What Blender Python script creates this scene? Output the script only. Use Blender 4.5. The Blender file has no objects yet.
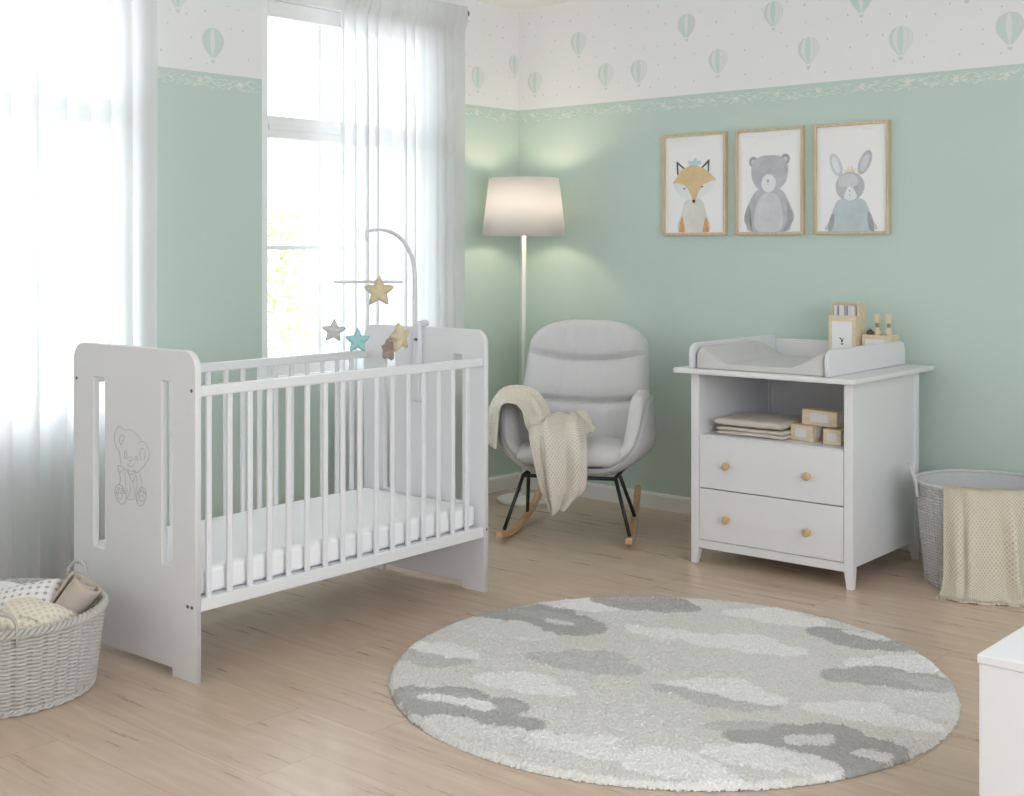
import bpy, bmesh, math, random
import numpy as np
from mathutils import Vector, Matrix, noise as mnoise
random.seed(7)
PI = math.pi
SC = bpy.context.scene
C = SC.collection

# ------------------------------------------------------------------ camera
F_PX, YAW, HOR = 1290.9958, 0.72, 248.849
CX, CY, CH = 4.5628, -5.2576, 1.28
cam_d = bpy.data.cameras.new('camera'); cam = bpy.data.objects.new('camera', cam_d); C.objects.link(cam)
cam.location = (CX, CY, CH); cam.rotation_euler = (PI/2, 0, YAW)
cam_d.sensor_width = 36.0; cam_d.lens = F_PX/1024*36.0
cam_d.shift_y = -(398-HOR)/1024; cam_d.clip_start = .05; cam_d.clip_end = 200
SC.camera = cam
FW = (-math.sin(YAW), math.cos(YAW)); RT = (math.cos(YAW), math.sin(YAW))
def on_floor(u, v, z=0.0):
    """world point at height z seen where the photo has pixel u, v"""
    D = F_PX*(CH-z)/(v-HOR); X = (u-512)*D/F_PX
    return (CX+FW[0]*D+RT[0]*X, CY+FW[1]*D+RT[1]*X, z)
def at(u, v, D):
    X = (u-512)*D/F_PX
    return Vector((CX+FW[0]*D+RT[0]*X, CY+FW[1]*D+RT[1]*X, CH-(v-HOR)*D/F_PX))

# ------------------------------------------------------------------ light and exposure
SC.view_settings.view_transform = 'Standard'; SC.view_settings.look = 'None'
SC.view_settings.gamma = 1; SC.view_settings.use_curve_mapping = False
SC.view_settings.exposure = 1.32
SKY = 2.3
w = bpy.data.worlds.new('overcast'); SC.world = w; w.use_nodes = True
bg = w.node_tree.nodes['Background']; bg.inputs[0].default_value = (.925, .985, 1.06, 1); bg.inputs[1].default_value = SKY
SC.cycles.max_bounces = 14; SC.cycles.diffuse_bounces = 6; SC.cycles.transparent_max_bounces = 24
SC.cycles.use_denoising = True
def portal(loc, rot, sx, sy):
    l = bpy.data.lights.new('sky_portal', 'AREA'); l.shape = 'RECTANGLE'; l.size = sx; l.size_y = sy
    l.cycles.is_portal = True
    o = bpy.data.objects.new('sky_portal', l); C.objects.link(o); o.location = loc; o.rotation_euler = rot

# ------------------------------------------------------------------ materials
def srgb(r, g, b):
    f = lambda c: (c/12.92 if c <= .04045 else ((c+.055)/1.055)**2.4)
    return (f(r/255), f(g/255), f(b/255), 1)
class NT:
    def __init__(s, name):
        s.m = bpy.data.materials.new(name); s.m.use_nodes = True; s.t = s.m.node_tree
        s.b = s.t.nodes['Principled BSDF']; s.out = s.t.nodes['Material Output']
    def n(s, typ, **kw):
        x = s.t.nodes.new(typ)
        for k, v in kw.items(): setattr(x, k, v)
        return x
    def l(s, a, b): s.t.links.new(a, b)
    def val(s, sock, v):
        if hasattr(v, 'is_output') or isinstance(v, bpy.types.NodeSocket): s.l(v, sock)
        else: sock.default_value = v
    def math(s, op, a, b=0.0, c=None):
        x = s.n('ShaderNodeMath', operation=op); s.val(x.inputs[0], a); s.val(x.inputs[1], b)
        if c is not None: s.val(x.inputs[2], c)
        return x.outputs[0]
    def mix(s, f, a, b):
        x = s.n('ShaderNodeMix', data_type='RGBA'); s.val(x.inputs[0], f); s.val(x.inputs[6], a); s.val(x.inputs[7], b)
        return x.outputs[2]
    def coord(s, which='Object', scale=(1,1,1)):
        tc = s.n('ShaderNodeTexCoord'); mp = s.n('ShaderNodeMapping'); s.l(tc.outputs[which], mp.inputs[0]); mp.inputs['Scale'].default_value = scale
        return mp.outputs[0]
    def noise(s, vec, scale, detail=3, rough=.5):
        x = s.n('ShaderNodeTexNoise'); s.l(vec, x.inputs['Vector']); x.inputs['Scale'].default_value = scale
        x.inputs['Detail'].default_value = detail; x.inputs['Roughness'].default_value = rough
        return x.outputs['Fac']
    def ramp(s, f, stops):
        x = s.n('ShaderNodeValToRGB'); s.l(f, x.inputs[0]); e = x.color_ramp.elements
        e[0].position, e[0].color = stops[0]; e[1].position, e[1].color = stops[1]
        for p, c in stops[2:]: q = e.new(p); q.color = c
        return x.outputs[0]
    def bump(s, h, strength=.3, dist=.002):
        x = s.n('ShaderNodeBump'); x.inputs['Strength'].default_value = strength; x.inputs['Distance'].default_value = dist
        s.l(h, x.inputs['Height']); s.l(x.outputs[0], s.b.inputs['Normal'])
def vary(c, k): return tuple(min(1, x*k) for x in c[:3])+(1,)
def plain(name, c, rough=.5, amt=.05, scale=12, bump=0, bscale=200, bdist=.001, stretch=(1,1,1), spec=.5, metal=0):
    t = NT(name); v = t.coord(scale=stretch)
    f = t.noise(v, scale, 4)
    t.l(t.mix(f, vary(c, 1-amt), vary(c, 1+amt)), t.b.inputs['Base Color'])
    t.b.inputs['Roughness'].default_value = rough; t.b.inputs['Specular IOR Level'].default_value = spec; t.b.inputs['Metallic'].default_value = metal
    if bump: t.bump(t.noise(v, bscale, 3), bump, bdist)
    return t.m
def wood(name, c, dark, scale=1.0, axis='x', rough=.5):
    t = NT(name); s = {'x': (2, 22, 22), 'y': (22, 2, 22), 'z': (22, 22, 2)}[axis]
    v = t.coord(scale=tuple(k*scale for k in s)); f = t.noise(v, 3, 5, .6)
    t.l(t.ramp(f, [(.3, dark), (.65, c)]), t.b.inputs['Base Color']); t.b.inputs['Roughness'].default_value = rough
    t.bump(f, .1, .001); return t.m
def knit(name, c, dark, cell=.012, rough=.95):
    t = NT(name); tc = t.n('ShaderNodeTexCoord'); sp = t.n('ShaderNodeSeparateXYZ'); t.l(tc.outputs['UV'], sp.inputs[0])
    a = t.math('SINE', t.math('MULTIPLY', sp.outputs[0], 2*PI/cell)); b = t.math('SINE', t.math('MULTIPLY', sp.outputs[1], 2*PI/cell))
    h = t.math('MULTIPLY_ADD', t.math('MULTIPLY', a, b), .5, .5)
    n = t.noise(tc.outputs['UV'], 60, 3)
    h2 = t.math('ADD', h, t.math('MULTIPLY', n, .4))
    t.l(t.ramp(h2, [(.25, dark), (.75, c)]), t.b.inputs['Base Color']); t.b.inputs['Roughness'].default_value = rough
    t.b.inputs['Specular IOR Level'].default_value = .1
    t.bump(h2, .6, .004); return t.m

GREEN = srgb(197, 215, 206)
M = {}
M['wall'] = plain('painted_wall_green', GREEN, .75, .015, 3, .05, 300)
M['paper'] = plain('white_wallpaper', srgb(238, 238, 238), .8, .01, 5, .05, 250)
M['bal_a'] = plain('balloon_mint', srgb(206, 225, 218), .8, .05, 60)
M['bal_b'] = plain('balloon_pale', srgb(230, 232, 229), .8, .03, 60)
M['bal_c'] = plain('balloon_grey', srgb(214, 221, 217), .8, .05, 60)
M['dot'] = plain('wallpaper_dot', srgb(209, 211, 208), .8, .05, 60)
M['border'] = plain('border_pale_leaf', srgb(222, 232, 224), .8, .08, 60)
M['border_star'] = plain('border_cream_star', srgb(233, 234, 222), .8, .05, 60)
M['ceil'] = plain('ceiling_white', srgb(246, 244, 241), .9, .01, 4)
M['white'] = plain('white_lacquer', srgb(228, 228, 230), .38, .01, 4, .02, 80)
M['trim'] = plain('white_trim', srgb(238, 237, 236), .45, .01, 6)
M['upvc'] = plain('white_window_frame', srgb(242, 242, 242), .35, .01, 6)
M['screw'] = plain('screw_steel', srgb(120, 120, 122), .35, .05, 50, metal=.9)
M['engrave'] = plain('engraved_grey_line', srgb(180, 179, 178), .6, .06, 60)
M['mattress'] = plain('white_mattress_cover', srgb(240, 240, 241), .9, .02, 40, .2, 140, .002, spec=.1)
M['pole'] = plain('white_metal', srgb(236, 236, 230), .4, .01, 8)
M['plastic'] = plain('white_plastic', srgb(222, 223, 227), .35, .01, 8)
M['gold'] = plain('beige_felt', srgb(214, 200, 168), .95, .08, 60, .4, 300, .002, spec=.1)
M['teal'] = plain('aqua_felt', srgb(166, 212, 214), .95, .08, 60, .4, 300, .002, spec=.1)
M['felt'] = plain('pale_grey_felt', srgb(206, 202, 197), .95, .06, 60, .4, 300, .002, spec=.1)
M['brownfelt'] = plain('grey_brown_felt', srgb(176, 160, 150), .95, .06, 60, .4, 300, .002, spec=.1)
M['fabric'] = plain('light_grey_upholstery', srgb(211, 210, 211), .95, .05, 90, .35, 420, .0012, spec=.15)
M['shell'] = plain('pale_grey_shell_fabric', srgb(201, 198, 199), .9, .04, 90, .25, 420, .001, spec=.15)
M['piping'] = plain('grey_piping', srgb(172, 171, 172), .9, .05, 80)
M['black'] = plain('black_metal', srgb(38, 38, 40), .4, .05, 30)
M['rocker'] = wood('ash_rocker', srgb(208, 174, 132), srgb(186, 148, 106), 1.2, 'y', .45)
M['knob'] = wood('beech_knob', srgb(214, 183, 140), srgb(194, 158, 114), 4, 'z', .45)
M['pine'] = wood('pale_pine', srgb(230, 214, 188), srgb(216, 195, 164), 1.6, 'x', .6)
M['frame'] = wood('oak_picture_frame', srgb(216, 198, 168), srgb(196, 174, 140), 1.6, 'z', .5)
M['mat'] = plain('light_grey_changing_mat', srgb(206, 204, 202), .55, .01, 20, .05, 300)
M['knit'] = knit('cream_waffle_knit', srgb(233, 227, 214), srgb(203, 193, 175), .0125)
M['knit2'] = knit('oatmeal_knit', srgb(230, 222, 205), srgb(198, 186, 164), .0135)
M['linen'] = plain('beige_linen', srgb(212, 203, 192), .95, .04, 120, .3, 500, .001, spec=.1)
M['taupe'] = plain('taupe_muslin', srgb(193, 180, 168), .95, .05, 50, .3, 300, .002, spec=.1)
M['creamknit'] = knit('cream_cable_knit', srgb(226, 218, 202), srgb(206, 196, 176), .024)
M['whitecloth'] = plain('white_cotton', srgb(230, 229, 226), .95, .03, 60, .3, 300, .002, spec=.1)
M['wicker'] = plain('whitewashed_wicker', srgb(190, 187, 182), .75, .14, 55, .3, 160, .001, spec=.25)
M['rope'] = plain('pale_grey_rope', srgb(200, 200, 201), .9, .06, 120, .4, 400, .001, spec=.15)
M['label'] = plain('white_card', srgb(236, 236, 236), .7, .01, 10)
M['ink'] = plain('dark_ink', srgb(70, 72, 80), .8, .05, 60)
M['palegrey'] = plain('pale_grey_ink', srgb(206, 205, 206), .8, .05, 60)
M['papers'] = plain('white_paper_edges', srgb(226, 224, 224), .8, .03, 60)
M['greypaper'] = plain('grey_paper_edges', srgb(168, 166, 174), .8, .05, 60)
M['brown'] = plain('dark_brown_wood', srgb(98, 70, 56), .6, .1, 60)
M['bristle'] = plain('olive_band', srgb(150, 146, 104), .8, .1, 90)
M['rod'] = plain('pewter_rod', srgb(190, 188, 185), .35, .05, 30, metal=.6)
M['finial'] = plain('dark_pewter', srgb(128, 124, 119), .4, .08, 60, metal=.6)
M['bark'] = plain('pale_bark', srgb(186, 182, 170), .9, .2, 20)
M['glare_ground'] = plain('overexposed_ground', srgb(205, 203, 196), .95, .1, 6)  # ground coloured pale so it blows out to white haze

def leaf_mat(name, c):
    t = NT(name); v = t.coord(); f = t.noise(v, 3, 3)
    t.l(t.mix(f, vary(c, .8), vary(c, 1.15)), t.b.inputs['Base Color']); t.b.inputs['Roughness'].default_value = .7
    tr = t.n('ShaderNodeBsdfTranslucent'); tr.inputs[0].default_value = c
    mx = t.n('ShaderNodeMixShader'); mx.inputs[0].default_value = .5; t.l(t.b.outputs[0], mx.inputs[1]); t.l(tr.outputs[0], mx.inputs[2]); t.l(mx.outputs[0], t.out.inputs[0])
    return t.m
M['leaf'] = leaf_mat('young_leaf', srgb(160, 172, 128))

def shade_mat():
    t = NT('linen_lampshade'); v = t.coord(scale=(1, 1, 3)); f = t.noise(v, 260, 2)
    c = t.mix(f, srgb(230, 228, 228), srgb(242, 240, 241)); t.l(c, t.b.inputs['Base Color']); t.b.inputs['Roughness'].default_value = .9
    tr = t.n('ShaderNodeBsdfTranslucent'); t.l(c, tr.inputs[0])
    mx = t.n('ShaderNodeMixShader'); mx.inputs[0].default_value = .5; t.l(t.b.outputs[0], mx.inputs[1]); t.l(tr.outputs[0], mx.inputs[2]); t.l(mx.outputs[0], t.out.inputs[0])
    return t.m
M['shade'] = shade_mat()
def bulb_mat():
    t = NT('warm_bulb'); t.b.inputs['Emission Color'].default_value = (1, .82, .58, 1); t.b.inputs['Emission Strength'].default_value = 4
    t.b.inputs['Base Color'].default_value = (.9, .88, .8, 1); return t.m
M['bulb'] = bulb_mat()
def sheer_mat():
    t = NT('sheer_voile'); v = t.coord(scale=(1, 1, 1)); f = t.noise(v, 500, 2)
    c = t.mix(f, srgb(240, 240, 240), srgb(252, 252, 252))
    df = t.n('ShaderNodeBsdfDiffuse'); t.l(c, df.inputs[0])
    tl = t.n('ShaderNodeBsdfTranslucent'); t.l(t.mix(f, srgb(202, 202, 204), srgb(216, 216, 217)), tl.inputs[0])
    tp = t.n('ShaderNodeBsdfTransparent')
    m1 = t.n('ShaderNodeMixShader'); m1.inputs[0].default_value = .5; t.l(df.outputs[0], m1.inputs[1]); t.l(tl.outputs[0], m1.inputs[2])
    m2 = t.n('ShaderNodeMixShader'); lw = t.n('ShaderNodeLayerWeight'); lw.inputs[0].default_value = .5; t.l(t.math('MULTIPLY_ADD', t.math('SUBTRACT', 1.0, lw.outputs['Facing']),   .065, .015), m2.inputs[0]); t.l(m1.outputs[0], m2.inputs[1]); t.l(tp.outputs[0], m2.inputs[2])
    t.l(m2.outputs[0], t.out.inputs[0]); return t.m
M['sheer'] = sheer_mat()
def glass_mat():
    t = NT('window_glass'); gl = t.n('ShaderNodeBsdfGlossy'); gl.inputs['Roughness'].default_value = .02
    tp = t.n('ShaderNodeBsdfTransparent'); tp.inputs[0].default_value = (.97, .985, .98, 1)
    mx = t.n('ShaderNodeMixShader'); mx.inputs[0].default_value = .05; t.l(tp.outputs[0], mx.inputs[1]); t.l(gl.outputs[0], mx.inputs[2]); t.l(mx.outputs[0], t.out.inputs[0])
    return t.m
M['glass'] = glass_mat()
def floor_mat():
    t = NT('oak_planks'); tc = t.n('ShaderNodeTexCoord'); sp = t.n('ShaderNodeSeparateXYZ'); t.l(tc.outputs['Object'], sp.inputs[0])
    W, L = .187, 1.45
    yy = t.math('DIVIDE', t.math('ADD', sp.outputs[1], 2.946+W*40), W); row = t.math('FLOOR', yy); fy = t.math('FRACT', yy)
    wn = t.n('ShaderNodeTexWhiteNoise', noise_dimensions='1D'); t.l(row, wn.inputs['W'])
    xx = t.math('DIVIDE', t.math('ADD', t.math('ADD', sp.outputs[0], -2.034+L*20), t.math('MULTIPLY', t.math('FLOOR', t.math('MULTIPLY', wn.outputs['Value'], 5)), L/5)), L)
    col = t.math('FLOOR', xx); fx = t.math('FRACT', xx)
    cb = t.n('ShaderNodeCombineXYZ'); t.l(row, cb.inputs[0]); t.l(col, cb.inputs[1])
    w2 = t.n('ShaderNodeTexWhiteNoise', noise_dimensions='2D'); t.l(cb.outputs[0], w2.inputs['Vector'])
    pid = w2.outputs['Value']
    # grain: stretched noise, shifted per plank
    cv = t.n('ShaderNodeCombineXYZ'); t.l(t.math('ADD', t.math('MULTIPLY', sp.outputs[0], 1.3), t.math('MULTIPLY', pid, 37.0)), cv.inputs[0])
    t.l(t.math('ADD', t.math('MULTIPLY', sp.outputs[1], 16.0), t.math('MULTIPLY', pid, 91.0)), cv.inputs[1])
    g1 = t.noise(cv.outputs[0], 1.6, 5, .62)
    lo = t.n('ShaderNodeVectorMath', operation='MULTIPLY'); t.l(cv.outputs[0], lo.inputs[0]); lo.inputs[1].default_value = (.8, .32, 1)
    rings = t.math('MULTIPLY_ADD', t.math('SINE', t.math('MULTIPLY', t.noise(lo.outputs[0], 1.0, 2, .45), 62.0)), .5, .5)
    cf = t.n('ShaderNodeCombineXYZ'); t.l(t.math('MULTIPLY', sp.outputs[0], 6.0), cf.inputs[0]); t.l(t.math('MULTIPLY', sp.outputs[1], 160.0), cf.inputs[1])
    g2 = t.noise(cf.outputs[0], 1.0, 3, .6)
    base = t.ramp(g1, [(.25, srgb(182, 158, 137)), (.5, srgb(201, 179, 158)), (.72, srgb(216, 196, 177))])
    base = t.mix(t.math('MULTIPLY', rings, .30), base, srgb(176, 152, 131))
    base = t.mix(t.math('MULTIPLY', g2, .18), base, srgb(182, 158, 135))
    base = t.mix(t.math('MULTIPLY', pid, .28), base, srgb(212, 191, 170))
    gap = t.math('MAXIMUM', t.math('LESS_THAN', fy, .010), t.math('LESS_THAN', fx, .0018))
    base = t.mix(t.math('MULTIPLY', gap, .55), base, srgb(120, 98, 78))
    t.l(base, t.b.inputs['Base Color'])
    r = t.math('MULTIPLY_ADD', g1, .12, .23); t.l(r, t.b.inputs['Roughness']); t.b.inputs['Specular IOR Level'].default_value = .5
    t.bump(t.math('SUBTRACT', t.math('MULTIPLY', g2, .15), gap), .08, .0012)
    return t.m
M['floor'] = floor_mat()
def rug_mat():
    t = NT('tufted_rug'); a = t.n('ShaderNodeAttribute', attribute_name='pile'); v = t.coord()
    f = t.noise(v, 170, 3, .7)
    c = t.n('ShaderNodeMix', data_type='RGBA', blend_type='MULTIPLY'); c.inputs[0].default_value = 1
    t.l(a.outputs['Color'], c.inputs[6]); t.l(t.ramp(f, [(.3, (.84, .84, .84, 1)), (.7, (1.08, 1.08, 1.08, 1))]), c.inputs[7])
    t.l(c.outputs[2], t.b.inputs['Base Color']); t.b.inputs['Roughness'].default_value = 1; t.b.inputs['Specular IOR Level'].default_value = .05
    t.b.inputs['Sheen Weight'].default_value = .1; t.bump(f, .6, .006)
    return t.m
M['rug'] = rug_mat()
def check_mat():
    t = NT('checked_cotton'); tc = t.n('ShaderNodeTexCoord'); sp = t.n('ShaderNodeSeparateXYZ'); t.l(tc.outputs['UV'], sp.inputs[0])
    a = t.math('LESS_THAN', t.math('FRACT', t.math('MULTIPLY', sp.outputs[0], 42)), .4); b = t.math('LESS_THAN', t.math('FRACT', t.math('MULTIPLY', sp.outputs[1], 42)), .4)
    k = t.math('MULTIPLY', a, b); k2 = t.math('MULTIPLY', t.math('ADD', a, b), .12)
    t.l(t.mix(t.math('MAXIMUM', k, k2), srgb(232, 230, 226), srgb(168, 168, 170)), t.b.inputs['Base Color']); t.b.inputs['Roughness'].default_value = .95
    return t.m
M['check'] = check_mat()
def water_mat(name, c, c2, scale=14):
    t = NT(name); v = t.coord(); f = t.noise(v, scale, 5, .65)
    t.l(t.ramp(f, [(.32, c2), (.68, c)]), t.b.inputs['Base Color']); t.b.inputs['Roughness'].default_value = .7; return t.m
M['print'] = plain('art_paper', srgb(244, 243, 244), .6, .01, 6)
M['w_orange'] = water_mat('wash_orange', srgb(230, 206, 166), srgb(216, 185, 136))
M['w_rust'] = water_mat('wash_rust', srgb(220, 178, 128), srgb(206, 150, 96))
M['w_cream'] = water_mat('wash_cream', srgb(230, 229, 224), srgb(217, 215, 207))
M['w_pale'] = water_mat('wash_pale', srgb(236, 239, 240), srgb(227, 231, 233))
M['w_grey'] = water_mat('wash_grey', srgb(202, 202, 207), srgb(180, 180, 187))
M['w_grey2'] = water_mat('wash_deep_grey', srgb(178, 178, 184), srgb(156, 156, 163))
M['w_light'] = water_mat('wash_light_grey', srgb(218, 219, 223), srgb(203, 204, 210))
M['w_blue'] = water_mat('wash_dusty_blue', srgb(202, 213, 217), srgb(186, 199, 205))
M['w_aqua'] = water_mat('wash_aqua', srgb(198, 225, 227), srgb(182, 214, 218))
M['w_dark'] = water_mat('wash_charcoal', srgb(112, 104, 100), srgb(84, 78, 76))
M['w_yellow'] = water_mat('wash_yellow', srgb(234, 228, 198), srgb(224, 216, 178))

# ------------------------------------------------------------------ building helpers
def link(o, parent=None):
    C.objects.link(o)
    if parent is not None: o.parent = parent
    return o
def obj(name, bm, mats, parent=None, smooth=False, bevel=0, seg=2, subsurf=0, solid=0):
    me = bpy.data.meshes.new(name); bm.normal_update(); bm.to_mesh(me); bm.free()
    for m in (mats if isinstance(mats, (list, tuple)) else [mats]): me.materials.append(M[m] if isinstance(m, str) else m)
    if smooth:
        for p in me.polygons: p.use_smooth = True
    o = link(bpy.data.objects.new(name, me), parent)
    if solid: s = o.modifiers.new('thick', 'SOLIDIFY'); s.thickness = solid; s.offset = 0
    if bevel: b = o.modifiers.new('bevel', 'BEVEL'); b.width = bevel; b.segments = seg; b.limit_method = 'ANGLE'; b.angle_limit = .6
    if subsurf: b = o.modifiers.new('sub', 'SUBSURF'); b.levels = subsurf; b.render_levels = subsurf
    return o
def tag(o, label, cat, group=None, kind=None):
    o['label'] = label; o['category'] = cat
    if group: o['group'] = group
    if kind: o['kind'] = kind
    return o
def thing(name, label, cat, loc=(0, 0, 0), rotz=0, group=None):
    o = link(bpy.data.objects.new(name, None)); o.empty_display_size = .05
    o.location = loc; o.rotation_euler = (0, 0, rotz); return tag(o, label, cat, group)
def struct(name, bm, mats, parent=None, **kw):
    o = obj(name, bm, mats, parent, **kw); o['kind'] = 'structure'; return o
def box(bm, x0, x1, y0, y1, z0, z1, mi=0):
    vs = [bm.verts.new((x, y, z)) for z in (z0, z1) for y in (y0, y1) for x in (x0, x1)]
    for f in ((0, 2, 3, 1), (4, 5, 7, 6), (0, 1, 5, 4), (2, 6, 7, 3), (0, 4, 6, 2), (1, 3, 7, 5)):
        q = bm.faces.new([vs[i] for i in f]); q.material_index = mi
    return vs
def bx(*a): bm = bmesh.new(); box(bm, *a); return bm
def tube(bm, pts, r, seg=8, closed=False, cap=True, flat=1.0, mi=0):
    pts = [Vector(p) for p in pts]; n = len(pts); rings = []
    up = None
    for i, p in enumerate(pts):
        if closed: d = pts[(i+1) % n]-pts[i-1]
        else: d = pts[min(i+1, n-1)]-pts[max(i-1, 0)]
        d = d.normalized() if d.length > 1e-9 else Vector((0, 0, 1))
        if up is None:
            a = Vector((0, 0, 1)) if abs(d.z) < .9 else Vector((1, 0, 0)); up = (a-d*a.dot(d)).normalized()
        else:
            up = up-d*up.dot(d); up = up.normalized() if up.length > 1e-6 else d.orthogonal().normalized()
        s = d.cross(up); rr = r[i] if isinstance(r, (list, tuple)) else r
        rings.append([bm.verts.new(p+(up*math.cos(2*PI*k/seg)+s*math.sin(2*PI*k/seg)*flat)*rr) for k in range(seg)])
    for i in range(n if closed else n-1):
        a, b = rings[i], rings[(i+1) % n]
        for k in range(seg):
            f = bm.faces.new((a[k], a[(k+1) % seg], b[(k+1) % seg], b[k])); f.material_index = mi
    if cap and not closed:
        f = bm.faces.new(rings[0][::-1]); f.material_index = mi; f = bm.faces.new(rings[-1]); f.material_index = mi
    return bm
def lathe(bm, prof, seg=24, c=(0, 0, 0), axis='z', mi=0):
    rings = []
    for r, z in prof:
        ring = []
        for k in range(seg):
            a = 2*PI*k/seg; x, y = max(r, 1e-5)*math.cos(a), max(r, 1e-5)*math.sin(a)
            p = {'z': (x, y, z), 'y': (x, z, -y), 'x': (z, x, y)}[axis]
            ring.append(bm.verts.new((p[0]+c[0], p[1]+c[1], p[2]+c[2])))
        rings.append(ring)
    for a, b in zip(rings, rings[1:]):
        for k in range(seg):
            f = bm.faces.new((a[k], a[(k+1) % seg], b[(k+1) % seg], b[k])); f.material_index = mi
    for ring, s in ((rings[0], -1), (rings[-1], 1)):
        f = bm.faces.new(ring[::s]); f.material_index = mi
    return bm
def smooth_path(pts, n=8, closed=False):
    pts = [Vector(p) for p in pts]; N = len(pts); out = []
    for i in range(N if closed else N-1):
        g = lambda k: pts[k % N] if closed else pts[min(max(k, 0), N-1)]
        p0, p1, p2, p3 = g(i-1), g(i), g(i+1), g(i+2)
        for k in range(n):
            t = k/n
            out.append(.5*((2*p1)+(p2-p0)*t+(2*p0-5*p1+4*p2-p3)*t*t+(3*p1-p0-3*p2+p3)*t**3))
    if not closed: out.append(pts[-1].copy())
    return out
def outline_mesh(name, outer, holes, depth, bevel, mats, parent, mapf):
    """flat panel with holes: outline in (a, b), thickness depth, then mapf(a, b, t) gives its place"""
    cu = bpy.data.curves.new('panel', 'CURVE'); cu.dimensions = '2D'; cu.fill_mode = 'BOTH'; cu.extrude = depth/2-bevel; cu.bevel_depth = bevel; cu.bevel_resolution = 1; cu.offset = -bevel
    for pl in [outer]+holes:
        sp = cu.splines.new('POLY'); sp.points.add(len(pl)-1); sp.use_cyclic_u = True
        for q, (a, b) in zip(sp.points, pl): q.co = (a, b, 0, 1)
    tmp = bpy.data.objects.new('panel', cu); C.objects.link(tmp)
    bpy.context.view_layer.update()
    me = bpy.data.meshes.new_from_object(tmp.evaluated_get(bpy.context.evaluated_depsgraph_get()))
    bpy.data.objects.remove(tmp); bpy.data.curves.remove(cu)
    for v in me.vertices: v.co = mapf(v.co.x, v.co.y, v.co.z)
    me.materials.clear(); me.materials.append(M[mats]); me.name = name
    bm = bmesh.new(); bm.from_mesh(me); bmesh.ops.remove_doubles(bm, verts=bm.verts, dist=1e-5); bmesh.ops.recalc_face_normals(bm, faces=bm.faces); bm.to_mesh(me); bm.free()
    return link(bpy.data.objects.new(name, me), parent)
def rrect(x0, x1, z0, z1, r, n=6, corners=(1, 1, 1, 1)):
    out = []
    for (cx, cz, a0, on) in ((x1-r, z0+r, -90, corners[0]), (x1-r, z1-r, 0, corners[1]), (x0+r, z1-r, 90, corners[2]), (x0+r, z0+r, 180, corners[3])):
        if on: out += [(cx+r*math.cos(math.radians(a0+90*k/n)), cz+r*math.sin(math.radians(a0+90*k/n))) for k in range(n+1)]
        else:
            sx = 1 if cx > (x0+x1)/2 else -1; sz = 1 if cz > (z0+z1)/2 else -1; out.append((cx+sx*r, cz+sz*r))
    return out
def grid(bm, fn, nu, nv, uvs=(1, 1), closed_u=False, mi=0):
    """surface fn(u, v), u and v in 0..1, with a UV map scaled in metres"""
    uvl = bm.loops.layers.uv.verify()
    V = [[bm.verts.new(fn(i/nu, j/nv)) for i in range(nu if closed_u else nu+1)] for j in range(nv+1)]
    for j in range(nv):
        for i in range(nu):
            i2 = (i+1) % nu if closed_u else i+1
            f = bm.faces.new((V[j][i], V[j][i2], V[j+1][i2], V[j+1][i])); f.smooth = True; f.material_index = mi
            for lp, (a, b) in zip(f.loops, ((i, j), (i+1, j), (i+1, j+1), (i, j+1))): lp[uvl].uv = (a/nu*uvs[0], b/nv*uvs[1])
    return V
def slab(bm, cf, tf, nu, nv, uvs=(1, 1)):
    """cushion: centre surface cf(u, v), half thicknesses tf(u, v) = (front, back)"""
    P = [[Vector(cf(i/nu, j/nv)) for i in range(nu+1)] for j in range(nv+1)]
    uvl = bm.loops.layers.uv.verify(); A = []; B = []
    for j in range(nv+1):
        ra, rb = [], []
        for i in range(nu+1):
            du = P[j][min(i+1, nu)]-P[j][max(i-1, 0)]; dv = P[min(j+1, nv)][i]-P[max(j-1, 0)][i]
            n = du.cross(dv); n = n.normalized() if n.length > 1e-9 else Vector((0, -1, 0))
            f, b = tf(i/nu, j/nv)
            va = bm.verts.new(P[j][i]+n*f)
            edge = i in (0, nu) or j in (0, nv)
            ra.append(va); rb.append(va if edge else bm.verts.new(P[j][i]-n*b))
        A.append(ra); B.append(rb)
    for j in range(nv):
        for i in range(nu):
            for L, o in ((A, 1), (B, -1)):
                q = [L[j][i], L[j][i+1], L[j+1][i+1], L[j+1][i]]
                f = bm.faces.new(q[::o]); f.smooth = True
                for lp in f.loops:
                    pass
    return A, B
def copy_tree(o, parent=None):
    c = o.copy(); C.objects.link(c)
    if parent is not None: c.parent = parent
    for ch in list(o.children): copy_tree(ch, c)
    return c
def nz(x, y=0, z=0, s=1): return mnoise.noise(Vector((x*s, y*s, z*s)))

# ------------------------------------------------------------------ room shell
CEIL, BAND = 2.568, 2.0253
X1, Y1 = 5.6, -7.2
OZ_, OZB = 2.45, .75
struct('floor', bx(-.2, X1+.15, Y1-.15, .15, -.08, 0), 'floor')
struct('ceiling', bx(-.2, X1+.15, Y1-.15, .15, CEIL, CEIL+.1), 'ceil')

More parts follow.
